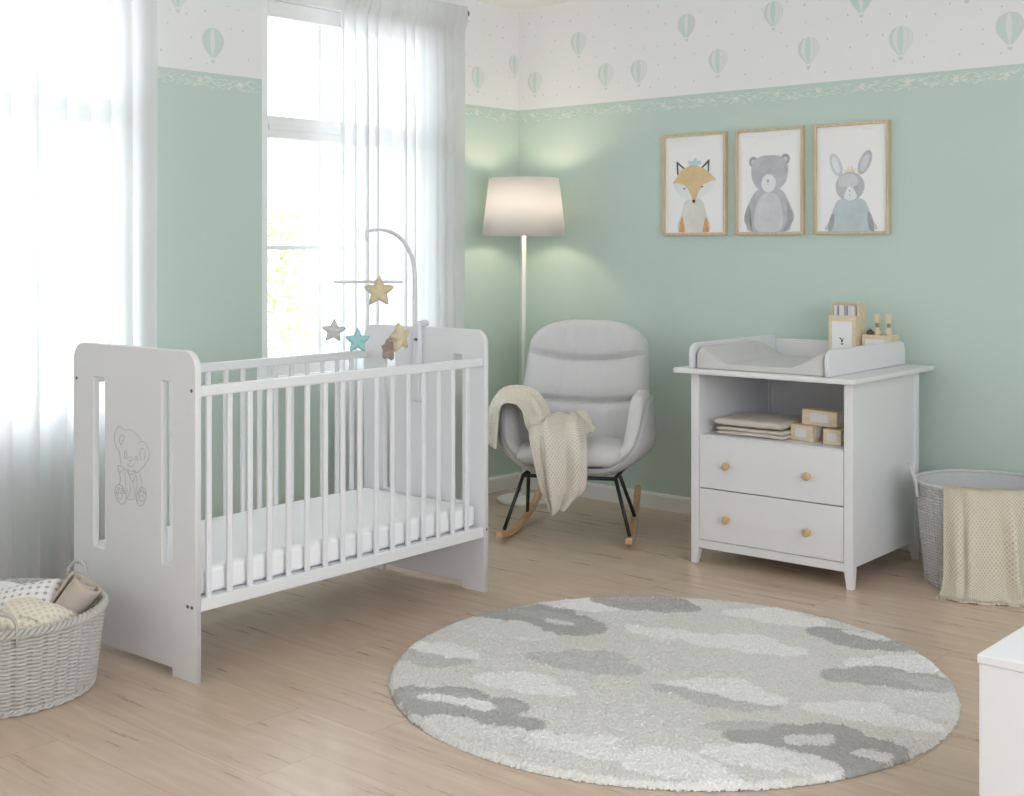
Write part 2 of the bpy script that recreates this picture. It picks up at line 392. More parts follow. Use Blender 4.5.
def poly(bm, pts, mi):
    f = bm.faces.new([bm.verts.new(p) for p in pts]); f.material_index = mi; return f
def wallpaper(bm, place, balloons, smin, smax, seed):
    """balloons, dots and the pale border printed on the wall; place(s, z, d) = a point d in front of the wall"""
    rnd = random.Random(seed)
    def face(pts, mi, d):
        q = [Vector(place(s, z, d)) for s, z in pts]
        n = (q[1]-q[0]).cross(q[2]-q[0]); want = Vector(place(0, 0, 1))-Vector(place(0, 0, 0))
        if n.dot(want) < 0: q = q[::-1]
        poly(bm, q, mi)
    for s, z, k, strong in balloons:
        wd, hh = .050*k, .058*k
        def edge(t, f):                                 # meridian f in -1..1 at height t in 0..1 (0 bottom)
            r = math.sqrt(max(0, 1-((t-.56)/.44)**2)) if t > .56 else .2+.8*math.sin(PI/2*t/.56)**1.1
            return (s+wd*f*r, z-hh*1.05+t*2*hh)
        ms = [-1, -.72, -.3, .18, .6, 1]
        cols = [2, 2, 3, 2, 4] if strong else [4, 3, 2, 3, 3]
        T = [i/16 for i in range(17)]
        for a, b, mi in zip(ms, ms[1:], cols):
            L = [edge(t, a) for t in T]; R = [edge(t, b) for t in T]
            face(L+R[::-1], mi, .0006)
        for a in (-1, -.72, -.3, .18, .6, 1):           # thin meridian lines
            L = [edge(t, a) for t in T]
            face([(x-.0011, y) for x, y in L]+[(x+.0011, y) for x, y in L[::-1]], 4, .0009)
        zb = z-hh*1.05
        face([(s-wd*.16, zb-.020*k), (s+wd*.16, zb-.020*k), (s+wd*.2, zb-.008*k), (s-wd*.2, zb-.008*k)], 4, .0008)
        for e in (-1, 1): face([(s+e*wd*.2, zb), (s+e*wd*.2+.001, zb), (s+e*wd*.17+.001, zb-.01*k), (s+e*wd*.17, zb-.01*k)], 4, .0008)
    st = .098
    for i in range(int((smax-smin)/st)):
        for j in range(int((CEIL-BAND)/st)+1):
            s = smin+(i+.5+rnd.uniform(-.33, .33))*st; z = BAND+.02+(j+.5+rnd.uniform(-.33, .33))*st
            if z > CEIL-.01 or any(abs(s-b[0]) < .05*b[2] and abs(z-b[1]) < .075*b[2] for b in balloons): continue
            r = rnd.uniform(.0038, .0062)
            face([(s+r*math.cos(2*PI*q/6)*.8, z+r*math.sin(2*PI*q/6)) for q in range(6)], 5, .0006)
    s = smin+.03
    while s < smax-.02:                                 # border of leaf strokes, sprigs and stars
        for q in range(5):
            a = rnd.uniform(-.6, .6); L = rnd.uniform(.008, .022); zz = BAND-.036+rnd.uniform(-.028, .018); ss = s+rnd.uniform(-.02, .02); wv = L*rnd.uniform(.1, .2)
            ca, sa = math.cos(a), math.sin(a)
            face([(ss-L*ca, zz-L*sa), (ss+wv*sa, zz-wv*ca), (ss+L*ca, zz+L*sa), (ss-wv*sa, zz+wv*ca)], 6, .0006+.0001*q)
        s += .03
    s = smin+.1
    while s < smax-.04:
        zz = BAND-.035+rnd.uniform(-.006, .006); a0 = rnd.uniform(0, 1); R = rnd.uniform(.017, .026)
        for q in range(6):
            a = a0+2*PI*q/6
            face([(s, zz), (s+R*.4*math.cos(a-.4), zz+R*.4*math.sin(a-.4)), (s+R*math.cos(a), zz+R*math.sin(a)), (s+R*.4*math.cos(a+.4), zz+R*.4*math.sin(a+.4))], 7, .0013)
        s += .21
    s = smin; prev = None
    while s < smax:                                     # wandering pale vine
        p = (s, BAND-.036+.014*math.sin(s*31)+.008*math.sin(s*77))
        if prev: face([prev, p, (p[0], p[1]+.002), (prev[0], prev[1]+.002)], 6, .0012)
        prev = p; s += .012
WM = ['wall', 'paper', 'bal_a', 'bal_b', 'bal_c', 'dot', 'border', 'border_star']
def back_px(u, v):
    dx, dy = FW[0]+RT[0]*(u-512)/F_PX, FW[1]+RT[1]*(u-512)/F_PX; t = -CY/dy
    return CX+t*dx, CH-(v-HOR)*t/F_PX
def left_px(u, v):
    dx, dy = FW[0]+RT[0]*(u-512)/F_PX, FW[1]+RT[1]*(u-512)/F_PX; t = -CX/dx
    return CY+t*dy, CH-(v-HOR)*t/F_PX
bm = bmesh.new()
box(bm, 0, X1, 0, .15, 0, BAND, 0); box(bm, 0, X1, 0, .15, BAND, CEIL, 1)
bl = [back_px(*q[:2])+q[2:] for q in ((578.6, 42.4, 1, 0), (535, 82, 1, 0), (606, 74, 1, 0), (639, 70.5, 1, 0), (686.6, 25, 1, 1), (718, 60.5, 1.02, 0), (773.4, 13, 1, 0),
      (861.4, -2, 1.05, 1), (808.5, 49.6, 1.05, 0), (901, 39.6, 1.08, 0), (967, -18, 1.1, 0), (1010, 27, 1.15, 1))]
bl += [(s, z, 1.05, k) for s, z, k in ((2.95, 2.15, 0), (3.2, 2.42, 1), (3.45, 2.2, 0), (3.8, 2.4, 0))]
wallpaper(bm, lambda s, z, d: (s, -d, z), bl, .0, 4.4, 3)
struct('wall_back', bm, WM)

WIN = [(-3.43, -2.36), (-1.72, -.65), (-6.6, -5.2)]         # openings along the left wall; the last is unseen, added for light
ZS, ZS2, ZT = .56, .70, 2.39
bm = bmesh.new(); edges = [Y1, -6.6, -5.2, -3.43, -2.36, -1.72, -.65, .15]
for a, b in zip(edges, edges[1:]):
    if (a, b) in [(w0, w1) for w0, w1 in WIN]:
        box(bm, -.2, 0, a, b, 0, ZS2 if a == -1.72 else ZS, 0); box(bm, -.2, 0, a, b, ZT, CEIL, 1)
    else:
        box(bm, -.2, 0, a, b, 0, BAND, 0); box(bm, -.2, 0, a, b, BAND, CEIL, 1)
bl = [left_px(*q[:2])+q[2:] for q in ((213, 42, 1.1, 1), (178, -9, 1.1, 0), (478, 77, 1, 0))]
bl.append((-.035, 2.27, .9, 0))
b2 = list(bl)
wallpaper(bm, lambda s, z, d: (d, s, z), bl[2:], -.645, -.0, 5)
wallpaper(bm, lambda s, z, d: (d, s, z), bl[:2], -2.355, -1.725, 9)
struct('wall_left', bm, WM)
bm = bmesh.new(); RY0, RY1 = -5.4, -2.2  # unseen opening added in the right wall to brighten the room
box(bm, X1, X1+.15, RY1, .15, 0, CEIL); box(bm, X1, X1+.15, Y1, RY0, 0, CEIL); box(bm, X1, X1+.15, RY0, RY1, OZ_, CEIL); box(bm, X1, X1+.15, RY0, RY1, 0, OZB)
struct('wall_right', bm, 'ceil')
struct('wall_front', bx(-.2, X1+.15, Y1-.15, Y1, 0, CEIL), 'ceil')

def window(name, y0, y1, bars=2, ZS=.56):
    o = link(bpy.data.objects.new(name, None)); o['kind'] = 'structure'; o.location = (0, y0, ZS)
    W, H = y1-y0, ZT-ZS
    zt = 1.774-ZS, 1.876-ZS
    bm = bmesh.new(); xa, xb = -.11, -.035; fw = .062
    box(bm, xa, xb, 0, fw, 0, H); box(bm, xa, xb, W-fw, W, 0, H)
    box(bm, xa, xb, fw, W-fw, 0, .07); box(bm, xa, xb, fw, W-fw, H-.075, H); box(bm, xa, xb, fw, W-fw, zt[0], zt[1])
    struct('window_frame', bm, 'upvc', o, bevel=.006)
    bm = bmesh.new(); box(bm, xa+.005, xb+.012, fw, W-fw, (zt[0]+zt[1])/2-.012, (zt[0]+zt[1])/2+.012); struct('transom_bead', bm, 'upvc', o, bevel=.004)
    bm = bmesh.new(); gw = (W-2*fw)
    for k in range(1, bars+1):
        yc = fw+gw*k/(bars+1); box(bm, -.085, -.055, yc-.013, yc+.013, .07, H-.075)
    box(bm, -.084, -.056, fw, W-fw, 1.285-ZS-.011, 1.285-ZS+.011)
    struct('glazing_bars', bm, 'upvc', o, bevel=.003)
    struct('window_glass', bx(-.072, -.068, fw-.01, W-fw+.01, .06, H-.06), 'glass', o)
    struct('window_sill', bx(-.034, -.001, .001, W-.001, .0005, .014), 'trim', o, bevel=.006)
    return o
window('window_1', *WIN[0]); window('window_2', *WIN[1], ZS=ZS2); window('added_fill_window', *WIN[2], bars=2)  # third one is out of view, added to let in fill light
for y0, y1 in WIN: portal((-.19, (y0+y1)/2, (ZS+ZT)/2), (0, -PI/2, 0), ZT-ZS, y1-y0)
portal((X1+.14, (RY0+RY1)/2, (OZ_+OZB)/2), (0, PI/2, 0), OZ_-OZB, RY1-RY0)

def baseboard(name, place, s0, s1):
    prof = [(0, 0), (.016, 0), (.016, .066), (.012, .074), (.004, .078), (0, .078)]
    bm = bmesh.new(); A = [bm.verts.new(place(s0, d, z)) for d, z in prof]; B = [bm.verts.new(place(s1, d, z)) for d, z in prof]
    for i in range(len(prof)):
        j = (i+1) % len(prof); bm.faces.new((A[i], A[j], B[j], B[i]))
    bm.faces.new(A[::-1]); bm.faces.new(B); bmesh.ops.recalc_face_normals(bm, faces=bm.faces)
    struct(name, bm, 'trim')
baseboard('baseboard_back', lambda s, d, z: (s, -d-.0005, z), .0005, X1)
baseboard('baseboard_left', lambda s, d, z: (d+.0005, s, z), Y1, -.017)

# outside: ground paled to overexpose, and slim trees behind the glass
struct('outside_ground', bx(-14, -.6, -12, 8, -.6, -.5), 'glare_ground')
def tree(x, y, h, rad, n, label, seed):
    rnd = random.Random(seed); t = thing('garden_tree', label, 'tree', (x, y, -.5))
    bm = bmesh.new(); pts = [(.08*math.sin(k*.9+seed), .08*math.cos(k*1.3), h*k/7) for k in range(8)]
    tube(bm, smooth_path(pts, 3), [.05*(1-k/24)+.008 for k in range(22)], 7)
    for k in range(14):
        z = h*rnd.uniform(.2, .9); a = rnd.uniform(0, 6.28); L = rad*rnd.uniform(.6, 1.1)
        tube(bm, [(0, 0, z), (L*.5*math.cos(a), L*.5*math.sin(a), z+.18*L), (L*math.cos(a), L*math.sin(a), z+.5*L)], [.014, .009, .004], 5)
    obj('trunk', bm, 'bark', t, smooth=True)
    bm = bmesh.new()
    for k in range(n):
        z = h*rnd.uniform(.12, .97); rr = rad*(.35+.65*math.sin(PI*min(1, max(0.05, z/h)))**.5)*math.sqrt(rnd.random()); a = rnd.uniform(0, 6.28)
        p = Vector((rr*math.cos(a), rr*math.sin(a), z)); L = rnd.uniform(.025, .05)
        d = Vector((rnd.gauss(0, 1), rnd.gauss(0, 1), rnd.gauss(-.3, .7))).normalized(); s = d.orthogonal().normalized()*L*.5
        bm.faces.new([bm.verts.new(q) for q in (p, p+d*L*.5+s, p+d*L, p+d*L*.5-s)])
    f = obj('foliage', bm, 'leaf', t); f['kind'] = 'stuff'
q = at(279, 0, 9.2); tree(q.x, q.y, 2.1, .26, 900, 'slim leafy tree outside the window glass beside the edge of the green wall', 1)
q = at(318, 0, 10.4); tree(q.x, q.y, 2.6, .45, 700, 'airy pale tree outside behind the middle of the window', 2)

# ------------------------------------------------------------------ baby crib
CBX, CBY, CBL, CBW, CBA, CBT = 1.3612, -3.0188, 1.3262, .645, .0311, .9776
crib = thing('baby_crib', 'white slatted wooden baby crib with solid rounded end panels by the window', 'crib', (CBX, CBY, 0), CBA)
TH = .022
def end_panel(ly0, parent):
    W = CBW
    o = [(-W+.004, 0), (-W+.004+.1, 0), (-W+.104, .026), (-.113, .026), (-.113, 0), (0, 0)]
    r = .055; top = [(r*math.cos(math.radians(a))-r, CBT-r+r*math.sin(math.radians(a))) for a in range(0, 91, 10)]
    top += [(-W+r-r*math.sin(math.radians(a)), CBT-r+r*math.cos(math.radians(a))) for a in range(0, 91, 10)]
    holes = [rrect(-.530, -.466, .328, .872, .006, 3), rrect(-.166, -.112, .328, .882, .006, 3)]
    return outline_mesh('end_panel', o+top, holes, TH, .0022, 'white', parent, lambda a, b, t: Vector((a, ly0+TH/2+t, b)))
pn = end_panel(0, crib); pf = end_panel(CBL-TH, crib)
def screws(panel, y, s, spots):
    for x, z in spots:
        bm = bmesh.new(); lathe(bm, [(.0055, 0), (.0055, .0012), (.004, .002)], 12, (x, y, z), 'y')
        if s < 0:
            for v in bm.verts: v.co.y = 2*y-v.co.y
        bmesh.ops.recalc_face_normals(bm, faces=bm.faces); obj('screw', bm, 'screw', panel)
screws(pn, -.0002, -1, [(-.018, .861), (-.036, .222), (-.016, .222), (-CBW+.02, .861)])
screws(pf, CBL+.0002, 1, [(-.018, .861), (-.018, .222)])
for sx in (0,):
    bm = bmesh.new(); lathe(bm, [(.0045, 0), (.0045, .0012), (.003, .002)], 10, (.0002, CBL-.011, .235), 'x'); obj('screw', bm, 'screw', pf)
# engraved sitting teddy on the near end panel (fine line drawing), zoom coordinates of the photo turned into panel metres
def ez(px, py):                                             # (100,410) crop, 7.23 px per photo px
    u, v = 100+px/7.23, 410+py/7.23
    dx, dy = FW[0]+RT[0]*(u-512)/F_PX, FW[1]+RT[1]*(u-512)/F_PX
    ca, sa = math.cos(CBA), math.sin(CBA)
    t = ((CBX-CX)*(-sa)+(CBY-CY)*ca)/(dx*(-sa)+dy*ca)
    x, y = CX+t*dx-CBX, CY+t*dy-CBY
    return (ca*x+sa*y, -.0002, CH-(v-HOR)*t/F_PX)
eng = bmesh.new()
def stroke(pts, closed=False, r=.0011): tube(eng, smooth_path([ez(*p) for p in pts], 5, closed), r, 5, closed)
def ring(cx, cy, rx, ry, a0=0, a1=360, r=.0011, rot=0):
    c, s = math.cos(rot), math.sin(rot); P = []
    for a in range(a0, a1+1, 20):
        x, y = rx*math.cos(math.radians(a)), ry*math.sin(math.radians(a)); P.append(ez(cx+x*c-y*s, cy+x*s+y*c))
    tube(eng, smooth_path(P, 3), r, 5)
stroke([(150, 390), (140, 300), (115, 260), (105, 190), (125, 130), (150, 118), (185, 145), (215, 142), (260, 165), (300, 215)])
stroke([(275, 245), (310, 225), (345, 260), (358, 320), (340, 375), (300, 425), (270, 452), (240, 440)])
stroke([(150, 250), (140, 215), (155, 180), (178, 195), (165, 225), (152, 255)]); ring(308, 320, 20, 44, 100, 420)
ring(186, 322, 9, 28); ring(262, 350, 12, 14); ring(217, 352, 15, 13)
stroke([(217, 366), (215, 385), (200, 400), (225, 410), (250, 395)]); stroke([(195, 425), (225, 445), (255, 430)])
stroke([(180, 425), (135, 400), (140, 450), (180, 430), (225, 470), (260, 440), (240, 520), (215, 480), (205, 440)])
stroke([(180, 445), (185, 510), (190, 570)]); stroke([(262, 470), (268, 540), (262, 570)]); stroke([(140, 455), (150, 500), (140, 540)]); stroke([(285, 460), (305, 520), (300, 560)])
stroke([(215, 520), (220, 580), (215, 630)]); stroke([(240, 520), (248, 580), (245, 630)]); stroke([(195, 640), (225, 648), (262, 640)])
ring(150, 610, 38, 72, 0, 360, .0012, -.25); ring(300, 625, 34, 68, 0, 360, .0012, .15)
for cx, cy, r in ((145, 620, 18), (135, 570, 8), (160, 575, 8), (125, 600, 7), (175, 595, 8), (302, 640, 18), (285, 590, 9), (305, 580, 9), (322, 600, 8), (280, 612, 7)): ring(cx, cy, r, r*1.2)
stroke([(190, 560), (205, 610), (190, 650)]); stroke([(265, 570), (258, 620), (275, 660)])
obj('teddy_engraving', eng, 'engrave', pn)
YA, YB = TH+.0005, CBL-TH-.0005
for lx in (-.016, -CBW+.016):
    obj('top_rail', bx(lx-.011, lx+.011, YA, YB, .842, .874), 'white', crib, bevel=.005)
    obj('bottom_rail', bx(lx-.011, lx+.011, YA, YB, .205, .245), 'white', crib, bevel=.004)
    for k in range(16):
        ly = .060+k*.0775
        bm = bx(lx-.006, lx+.006, ly-.010, ly+.010, .243, .845); obj('slat', bm, 'white', crib, bevel=.0045, seg=3)
obj('bed_base', bx(-CBW+.03, -.03, YA, YB, .222, .243), 'white', crib)
def mattress():
    nu, nv = 30, 60
    x0, x1, y0, y1, z0, z1 = -CBW+.033, -.033, TH+.01, CBL-TH-.01, .2445, .326
    bm = bmesh.new()
    bmesh.ops.create_cube(bm, size=1); bmesh.ops.subdivide_edges(bm, edges=bm.edges[:], cuts=40, use_grid_fill=True)
    for v in bm.verts:
        p = v.co*2; q = 6.0
        s = max(abs(p.x), abs(p.y), abs(p.z)); 
        r = Vector((p.x, p.y, p.z))
        hx, hy, hz = (x1-x0)/2, (y1-y0)/2, (z1-z0)/2
        R = .017; c = Vector((max(-hx+R, min(hx-R, r.x*hx)), max(-hy+R, min(hy-R, r.y*hy)), max(-hz+R, min(hz-R, r.z*hz))))
        d = Vector((r.x*hx, r.y*hy, r.z*hz))-c
        if d.length > 1e-6: c = c+d.normalized()*R
        if r.z > .9: c.z += .005*(1-r.x**4)*(1-r.y**6)+.003*nz(c.x, c.y, 0, 7)
        if abs(r.z) < .85: 
            wv = .0035*math.sin(c.y*130)+.004*nz(c.x, c.y, c.z, 14); c.x += wv*(1 if r.x > .97 else -1 if r.x < -.97 else 0)
        v.co = c+Vector(((x0+x1)/2, (y0+y1)/2, (z0+z1)/2))
    o = obj('crib_mattress', bm, 'mattress', smooth=True); o.location = (CBX, CBY, 0); o.rotation_euler = (0, 0, CBA)
    tag(o, 'thick white crib mattress lying inside the slatted baby crib', 'mattress')
mattress()

# mobile clamped on the far end panel
mob = thing('crib_mobile', 'white arched cot mobile with felt stars clamped to the crib end panel', 'mobile', (CBX, CBY, 0), CBA)
MX, MY = -.331, CBL-TH
obj('clamp', bx(MX-.017, MX+.017, MY-.026, MY-.0008, .69, 1.0), 'plastic', mob, bevel=.006)
bm = bmesh.new(); box(bm, MX-.006, MX+.020, MY-.012, MY+.036, CBT+.0008, 1.004); obj('clamp_hook', bm, 'plastic', mob, bevel=.01, seg=3)
bm = bmesh.new(); lathe(bm, [(.004, 0), (.006, -.004), (.006, -.01)], 12, (MX+.008, MY-.0265, .93), 'y'); obj('clamp_screw', bm, 'screw', mob)
py = MY-.014
arm = [(MX-.014, py, .99), (MX-.014, py, 1.10), (MX-.014, py-.002, 1.19), (MX-.014, py-.02, 1.255), (MX-.014, py-.065, 1.31), (MX-.014, py-.125, 1.342), (MX-.014, py-.19, 1.352), (MX-.014, py-.245, 1.346), (MX-.014, py-.258, 1.338)]
P = smooth_path(arm, 6); bm = bmesh.new(); tube(bm, P, [.0105-.0055*i/(len(P)-1) for i in range(len(P))], 10); obj('arm', bm, 'plastic', mob, smooth=True)
HX, HY, HZ = MX-.014, py-.258, 1.338
bm = bmesh.new(); tube(bm, [(HX, HY, HZ+.012), (HX, HY, HZ-.018)], .0075, 10); lathe(bm, [(.004, -.03), (.005, -.024), (.003, -.018)], 10, (HX, HY, HZ)); obj('arm_hook', bm, 'plastic', mob, bevel=.002)
# crossbar: spans along the picture-plane direction, turned in crib coordinates
ca, sa = math.cos(-CBA), math.sin(-CBA); bd = Vector((RT[0]*ca-RT[1]*sa, RT[0]*sa+RT[1]*ca, 0)); fd = Vector((FW[0]*ca-FW[1]*sa, FW[0]*sa+FW[1]*ca, 0))
DM = 4.79; pxm = DM/F_PX
BZ = CH-(282-HOR)*pxm
def mp(u, v, dd=0):                                          # place on the mobile's own plane, dd metres nearer the viewer
    k = (u-366.3)*pxm; return Vector((HX, HY, 0))+bd*k-fd*dd+Vector((0, 0, CH-(v-HOR)*pxm))
bm = bmesh.new(); a, b = mp(332.5, 282), mp(402.5, 282); tube(bm, [a, a+(b-a)*.02, a+(b-a)*.98, b], [.0035, .0055, .0055, .0035], 10); obj('crossbar', bm, 'plastic', mob, smooth=True)
bm = bmesh.new(); a, b = mp(372, 281.6, .13), mp(366, 282.4, -.13); tube(bm, [a, b], .0045, 8); obj('crossbar', bm, 'plastic', mob, smooth=True)
def star(bm, c, R, t, tilt, yaw):
    """puffy five-pointed star, face towards -fd, turned by yaw about the vertical"""
    R *= 1.13; r = .56*R; ax = (bd*math.cos(yaw)+fd*math.sin(yaw)); nx = (-fd*math.cos(yaw)+bd*math.sin(yaw)); up = Vector((0, 0, 1)); n = 60; RG = []
    for lv in range(7):
        k = 1-lv/6; ring_ = []
        for i in range(n):
            a = 2*PI*i/n+tilt; ph = ((a-tilt) % (2*PI/5))/(2*PI/5); q = abs(ph-.5)*2
            rr = (r+(R-r)*q**1.7)*(.97+.03*math.cos((a-tilt)*5)); rr *= k
            h = t*(1-k**3)**.6
            ring_.append((rr*math.sin(a), rr*math.cos(a), h))
        RG.append(ring_)
    for s in (1, -1):
        V = [[bm.verts.new(c+ax*x+up*y+nx*(h*s)) for x, y, h in rg] for rg in RG]
        for A, B in zip(V, V[1:]):
            for i in range(n): bm.faces.new((A[i], A[(i+1) % n], B[(i+1) % n], B[i]))
    bmesh.ops.remove_doubles(bm, verts=bm.verts, dist=1e-5); bmesh.ops.recalc_face_normals(bm, faces=bm.faces)
stars = [(379, 291.5, 14.6, 'gold', .0, .0, .02, 'beige felt star'), (333, 331.5, 11.6, 'felt', .06, .1, 0, 'pale grey felt star'), (360, 339.5, 11.8, 'teal', .0, -.05, .09, 'aqua felt star'),
         (399.5, 338, 14, 'gold', -.15, .95, 0, 'beige felt star turned side on'), (386, 352, 11.5, 'brownfelt', .15, 1.2, -.09, 'grey-brown felt star turned side on'), (391, 345, 10, 'felt', -.1, 1.15, -.12, 'small pale felt star turned side on')]
for u, v, R, m, tilt, yaw, dd, lab in stars:
    c = mp(u, v, dd); bm = bmesh.new(); star(bm, c, R*pxm, .02, tilt, yaw); s = obj('star', bm, m, mob, smooth=True); s['label'] = lab
    top = c+Vector((0, 0, R*pxm*.9)); bm = bmesh.new(); q = mp(u, 282, dd)
    if abs(dd) > .05: q = mp(369+.2*(u-369), 282, dd)
    tube(bm, [top, q], .0006, 5); obj('string', bm, 'plastic', s)
bm = bmesh.new(); tube(bm, [(HX, HY, HZ-.028), mp(369, 282)], .0007, 5); obj('string', bm, 'plastic', mob)

# ------------------------------------------------------------------ changing table
CHX, CHY, CHW, CHD, CHA, CHT = 2.336, -.7854, .7032, .638, .0322, .7907
ct = thing('changing_table', 'white changing table with open shelf and two drawers against the green wall', 'changing table', (CHX, CHY, 0), CHA)
def leg(x0, x1, y0, y1, tx, ty):
    bm = bmesh.new(); zs = [0, .068, CHT-.02]; rings = []
    for z in zs:
        k = .011 if z == 0 else 0
        a, b, c, d = x0, x1, y0, y1
        if tx > 0: b -= k
        else: a += k
        if ty > 0: d -= k
        else: c += k
        rings.append([bm.verts.new((a, c, z)), bm.verts.new((b, c, z)), bm.verts.new((b, d, z)), bm.verts.new((a, d, z))])
    for A, B in zip(rings, rings[1:]):
        for i in range(4): bm.faces.new((A[i], A[(i+1) % 4], B[(i+1) % 4], B[i]))
    bm.faces.new(rings[0][::-1]); bm.faces.new(rings[-1]); return bm
LW_ = .036
for x0, tx in ((-CHW, 1), (-LW_, -1)):
    for y0, ty in ((0, 1), (CHD-LW_, -1)):
        obj('leg', leg(x0, x0+LW_, y0, y0+LW_, tx, ty), 'white', ct, bevel=.0025)
for x0 in (-CHW+.008, -.026): obj('side_panel', bx(x0, x0+.018, LW_+.0005, CHD-LW_-.0005, .078, CHT-.0205), 'white', ct, bevel=.001)
obj('back_panel', bx(-CHW+LW_+.001, -LW_-.001, CHD-.03, CHD-.02, .075, CHT-.0205), 'white', ct)
obj('shelf_board', bx(-CHW+.0265, -.0265, .020, CHD-.031, .505, .523), 'white', ct, bevel=.001)
obj('bottom_board', bx(-CHW+.0265, -.0265, .02, CHD-.031, .072, .088), 'white', ct)
obj('apron', bx(-CHW+LW_+.0005, -LW_-.0005, .004, .020, .064, .0975), 'white', ct, bevel=.0015)
def knob(parent, x, z):
    bm = bmesh.new(); lathe(bm, [(.0075, -.0005), (.007, -.010), (.012, -.014), (.0162, -.019), (.0168, -.024), (.0145, -.029), (.008, -.0312), (.001, -.0318)], 20, (x, .003, z), 'y')
    bmesh.ops.recalc_face_normals(bm, faces=bm.faces); obj('knob', bm, 'knob', parent, smooth=True)
for z0, z1, kz, lab in ((.311, .520, .411, 'upper drawer'), (.100, .3065, .196, 'lower drawer')):
    bm = bmesh.new(); x0, x1 = -CHW+LW_+.0025, -LW_-.0025
    box(bm, x0, x1, .003, .021, z0, z1)
    d = obj('drawer', bm, 'white', ct, bevel=.0015); d['label'] = lab
    bm = bmesh.new(); box(bm, x0+.012, x1-.012, .0215, .42, z0+.008, z1-.03); obj('drawer_box', bm, 'white', d)
    for x in (-.532, -.180): knob(d, x, kz)
PT = CHT+.002
def top_outline():
    x0, x1, y0, y1, r = -.775, .024, -.036, .752, .022
    return rrect(x0, x1, y0, y1, r, 5)
outline_mesh('top_board', top_outline(), [], .02, .004, 'white', ct, lambda a, b, t: Vector((a, b, PT-.010+t)))
def rail_board(x):
    o = rrect(-.012, .722, PT+.0005, PT+.102, .045, 7, (0, 1, 1, 0))
    return outline_mesh('tray_rail', o, [], .016, .004, 'white', ct, lambda a, b, t: Vector((x+t, a, b)))
rail_board(-.700); rail_board(-.102)
obj('tray_rail', bx(-.6915, -.1105, .704, .720, PT+.0005, PT+.085), 'white', ct, bevel=.004)

def changing_mat():
    bm = bmesh.new(); x0, x1, y0, y1 = -.688, -.115, .008, .535
    prof = [(0, .004), (0, .070), (.006, .087), (.018, .092), (.135, .034), (.15, .0305), (.423, .0305), (.438, .034), (.555, .092), (.567, .087), (.573, .070), (.573, .004)]
    N = 26; V = []
    for j in range(N+1):
        t = j/N; e = min(t, 1-t)*N
        k = {0: .86, 1: .96}.get(int(e), 1.0); inset = .008*(1-min(1, e/2))
        y = y0+(y1-y0)*t
        V.append([bm.verts.new((x0+a+(inset if a < .02 else -inset if a > .55 else 0), y, PT+.0008+max(0, b-.004)*k+(0 if b < .005 else .002*nz(a*9, y*9, 3))) ) for a, b in prof])
    n = len(prof)
    for j in range(N):
        for i in range(n): bm.faces.new((V[j][i], V[j+1][i], V[j+1][(i+1) % n], V[j][(i+1) % n]))
    bm.faces.new(V[0]); bm.faces.new(V[-1][::-1]); bmesh.ops.recalc_face_normals(bm, faces=bm.faces)
    o = obj('changing_mat', bm, 'mat', bevel=.005, seg=3); o.location = (CHX, CHY, 0); o.rotation_euler = (0, 0, CHA)
    tag(o, 'light grey wedge-sided changing mat lying in the tray of the changing table', 'changing mat')
changing_mat()
def ctp(x, y, z): return Vector((CHX+math.cos(CHA)*x-math.sin(CHA)*y, CHY+math.sin(CHA)*x+math.cos(CHA)*y, z))

# organizer, papers in it, small crate, brushes
OZ0 = PT+.0008
og = thing('wooden_organizer', 'tall pale wooden organizer with animal face card standing on the changing table', 'organizer', ctp(-.305, .56, OZ0), CHA)
bw, bd_, hf, hb = .122, .105, .205, .258
bm = bmesh.new(); box(bm, -bw/2, bw/2, 0, .008, 0, hf); obj('front_board', bm, 'pine', og, bevel=.0015)
bm = bmesh.new(); box(bm, -bw/2, bw/2, bd_-.008, bd_, 0, hb); obj('back_board', bm, 'pine', og, bevel=.0015)
for x in (-bw/2, bw/2-.008):
    bm = bmesh.new(); pr = [(.0085, 0), (bd_-.0085, 0), (bd_-.0085, hb), (.035, hb), (.03, hf), (.0085, hf)]
    A = [bm.verts.new((x, a, b)) for a, b in pr]; B = [bm.verts.new((x+.008, a, b)) for a, b in pr]
    for i in range(6): bm.faces.new((A[i], A[(i+1) % 6], B[(i+1) % 6], B[i]))
    bm.faces.new(A); bm.faces.new(B[::-1]); bmesh.ops.recalc_face_normals(bm, faces=bm.faces); obj('side_board', bm, 'pine', og, bevel=.001)
obj('bottom_board', bx(-bw/2+.0085, bw/2-.0085, .0085, bd_-.0085, 0, .008), 'pine', og)
cd = bmesh.new(); box(cd, -.045, .045, -.0018, -.0003, .035, .180)
card = obj('animal_card', cd, 'label', og)
bm = bmesh.new()
def flat(bm, pts, y): f = bm.faces.new([bm.verts.new((a, y, b)) for a, b in pts]); 
flat(bm, [(-.012, .112), (-.006, .112), (.002, .102), (.008, .110), (.013, .113), (.006, .103), (.004, .092), (-.003, .092), (-.003, .101)], -.0021)
flat(bm, [(-.004, .082), (.006, .082), (.005, .088), (-.003, .088)], -.0021)
obj('animal_face', bm, 'ink', card)
rnd = random.Random(2); xs = -.048
labs = ['first white booklet from the left in the wooden organizer', 'second booklet from the left in the wooden organizer', 'third booklet from the left in the wooden organizer, wide and white', 'grey booklet fourth from the left in the wooden organizer', 'fifth booklet from the left in the wooden organizer, thin and white', 'last white booklet on the right in the wooden organizer']
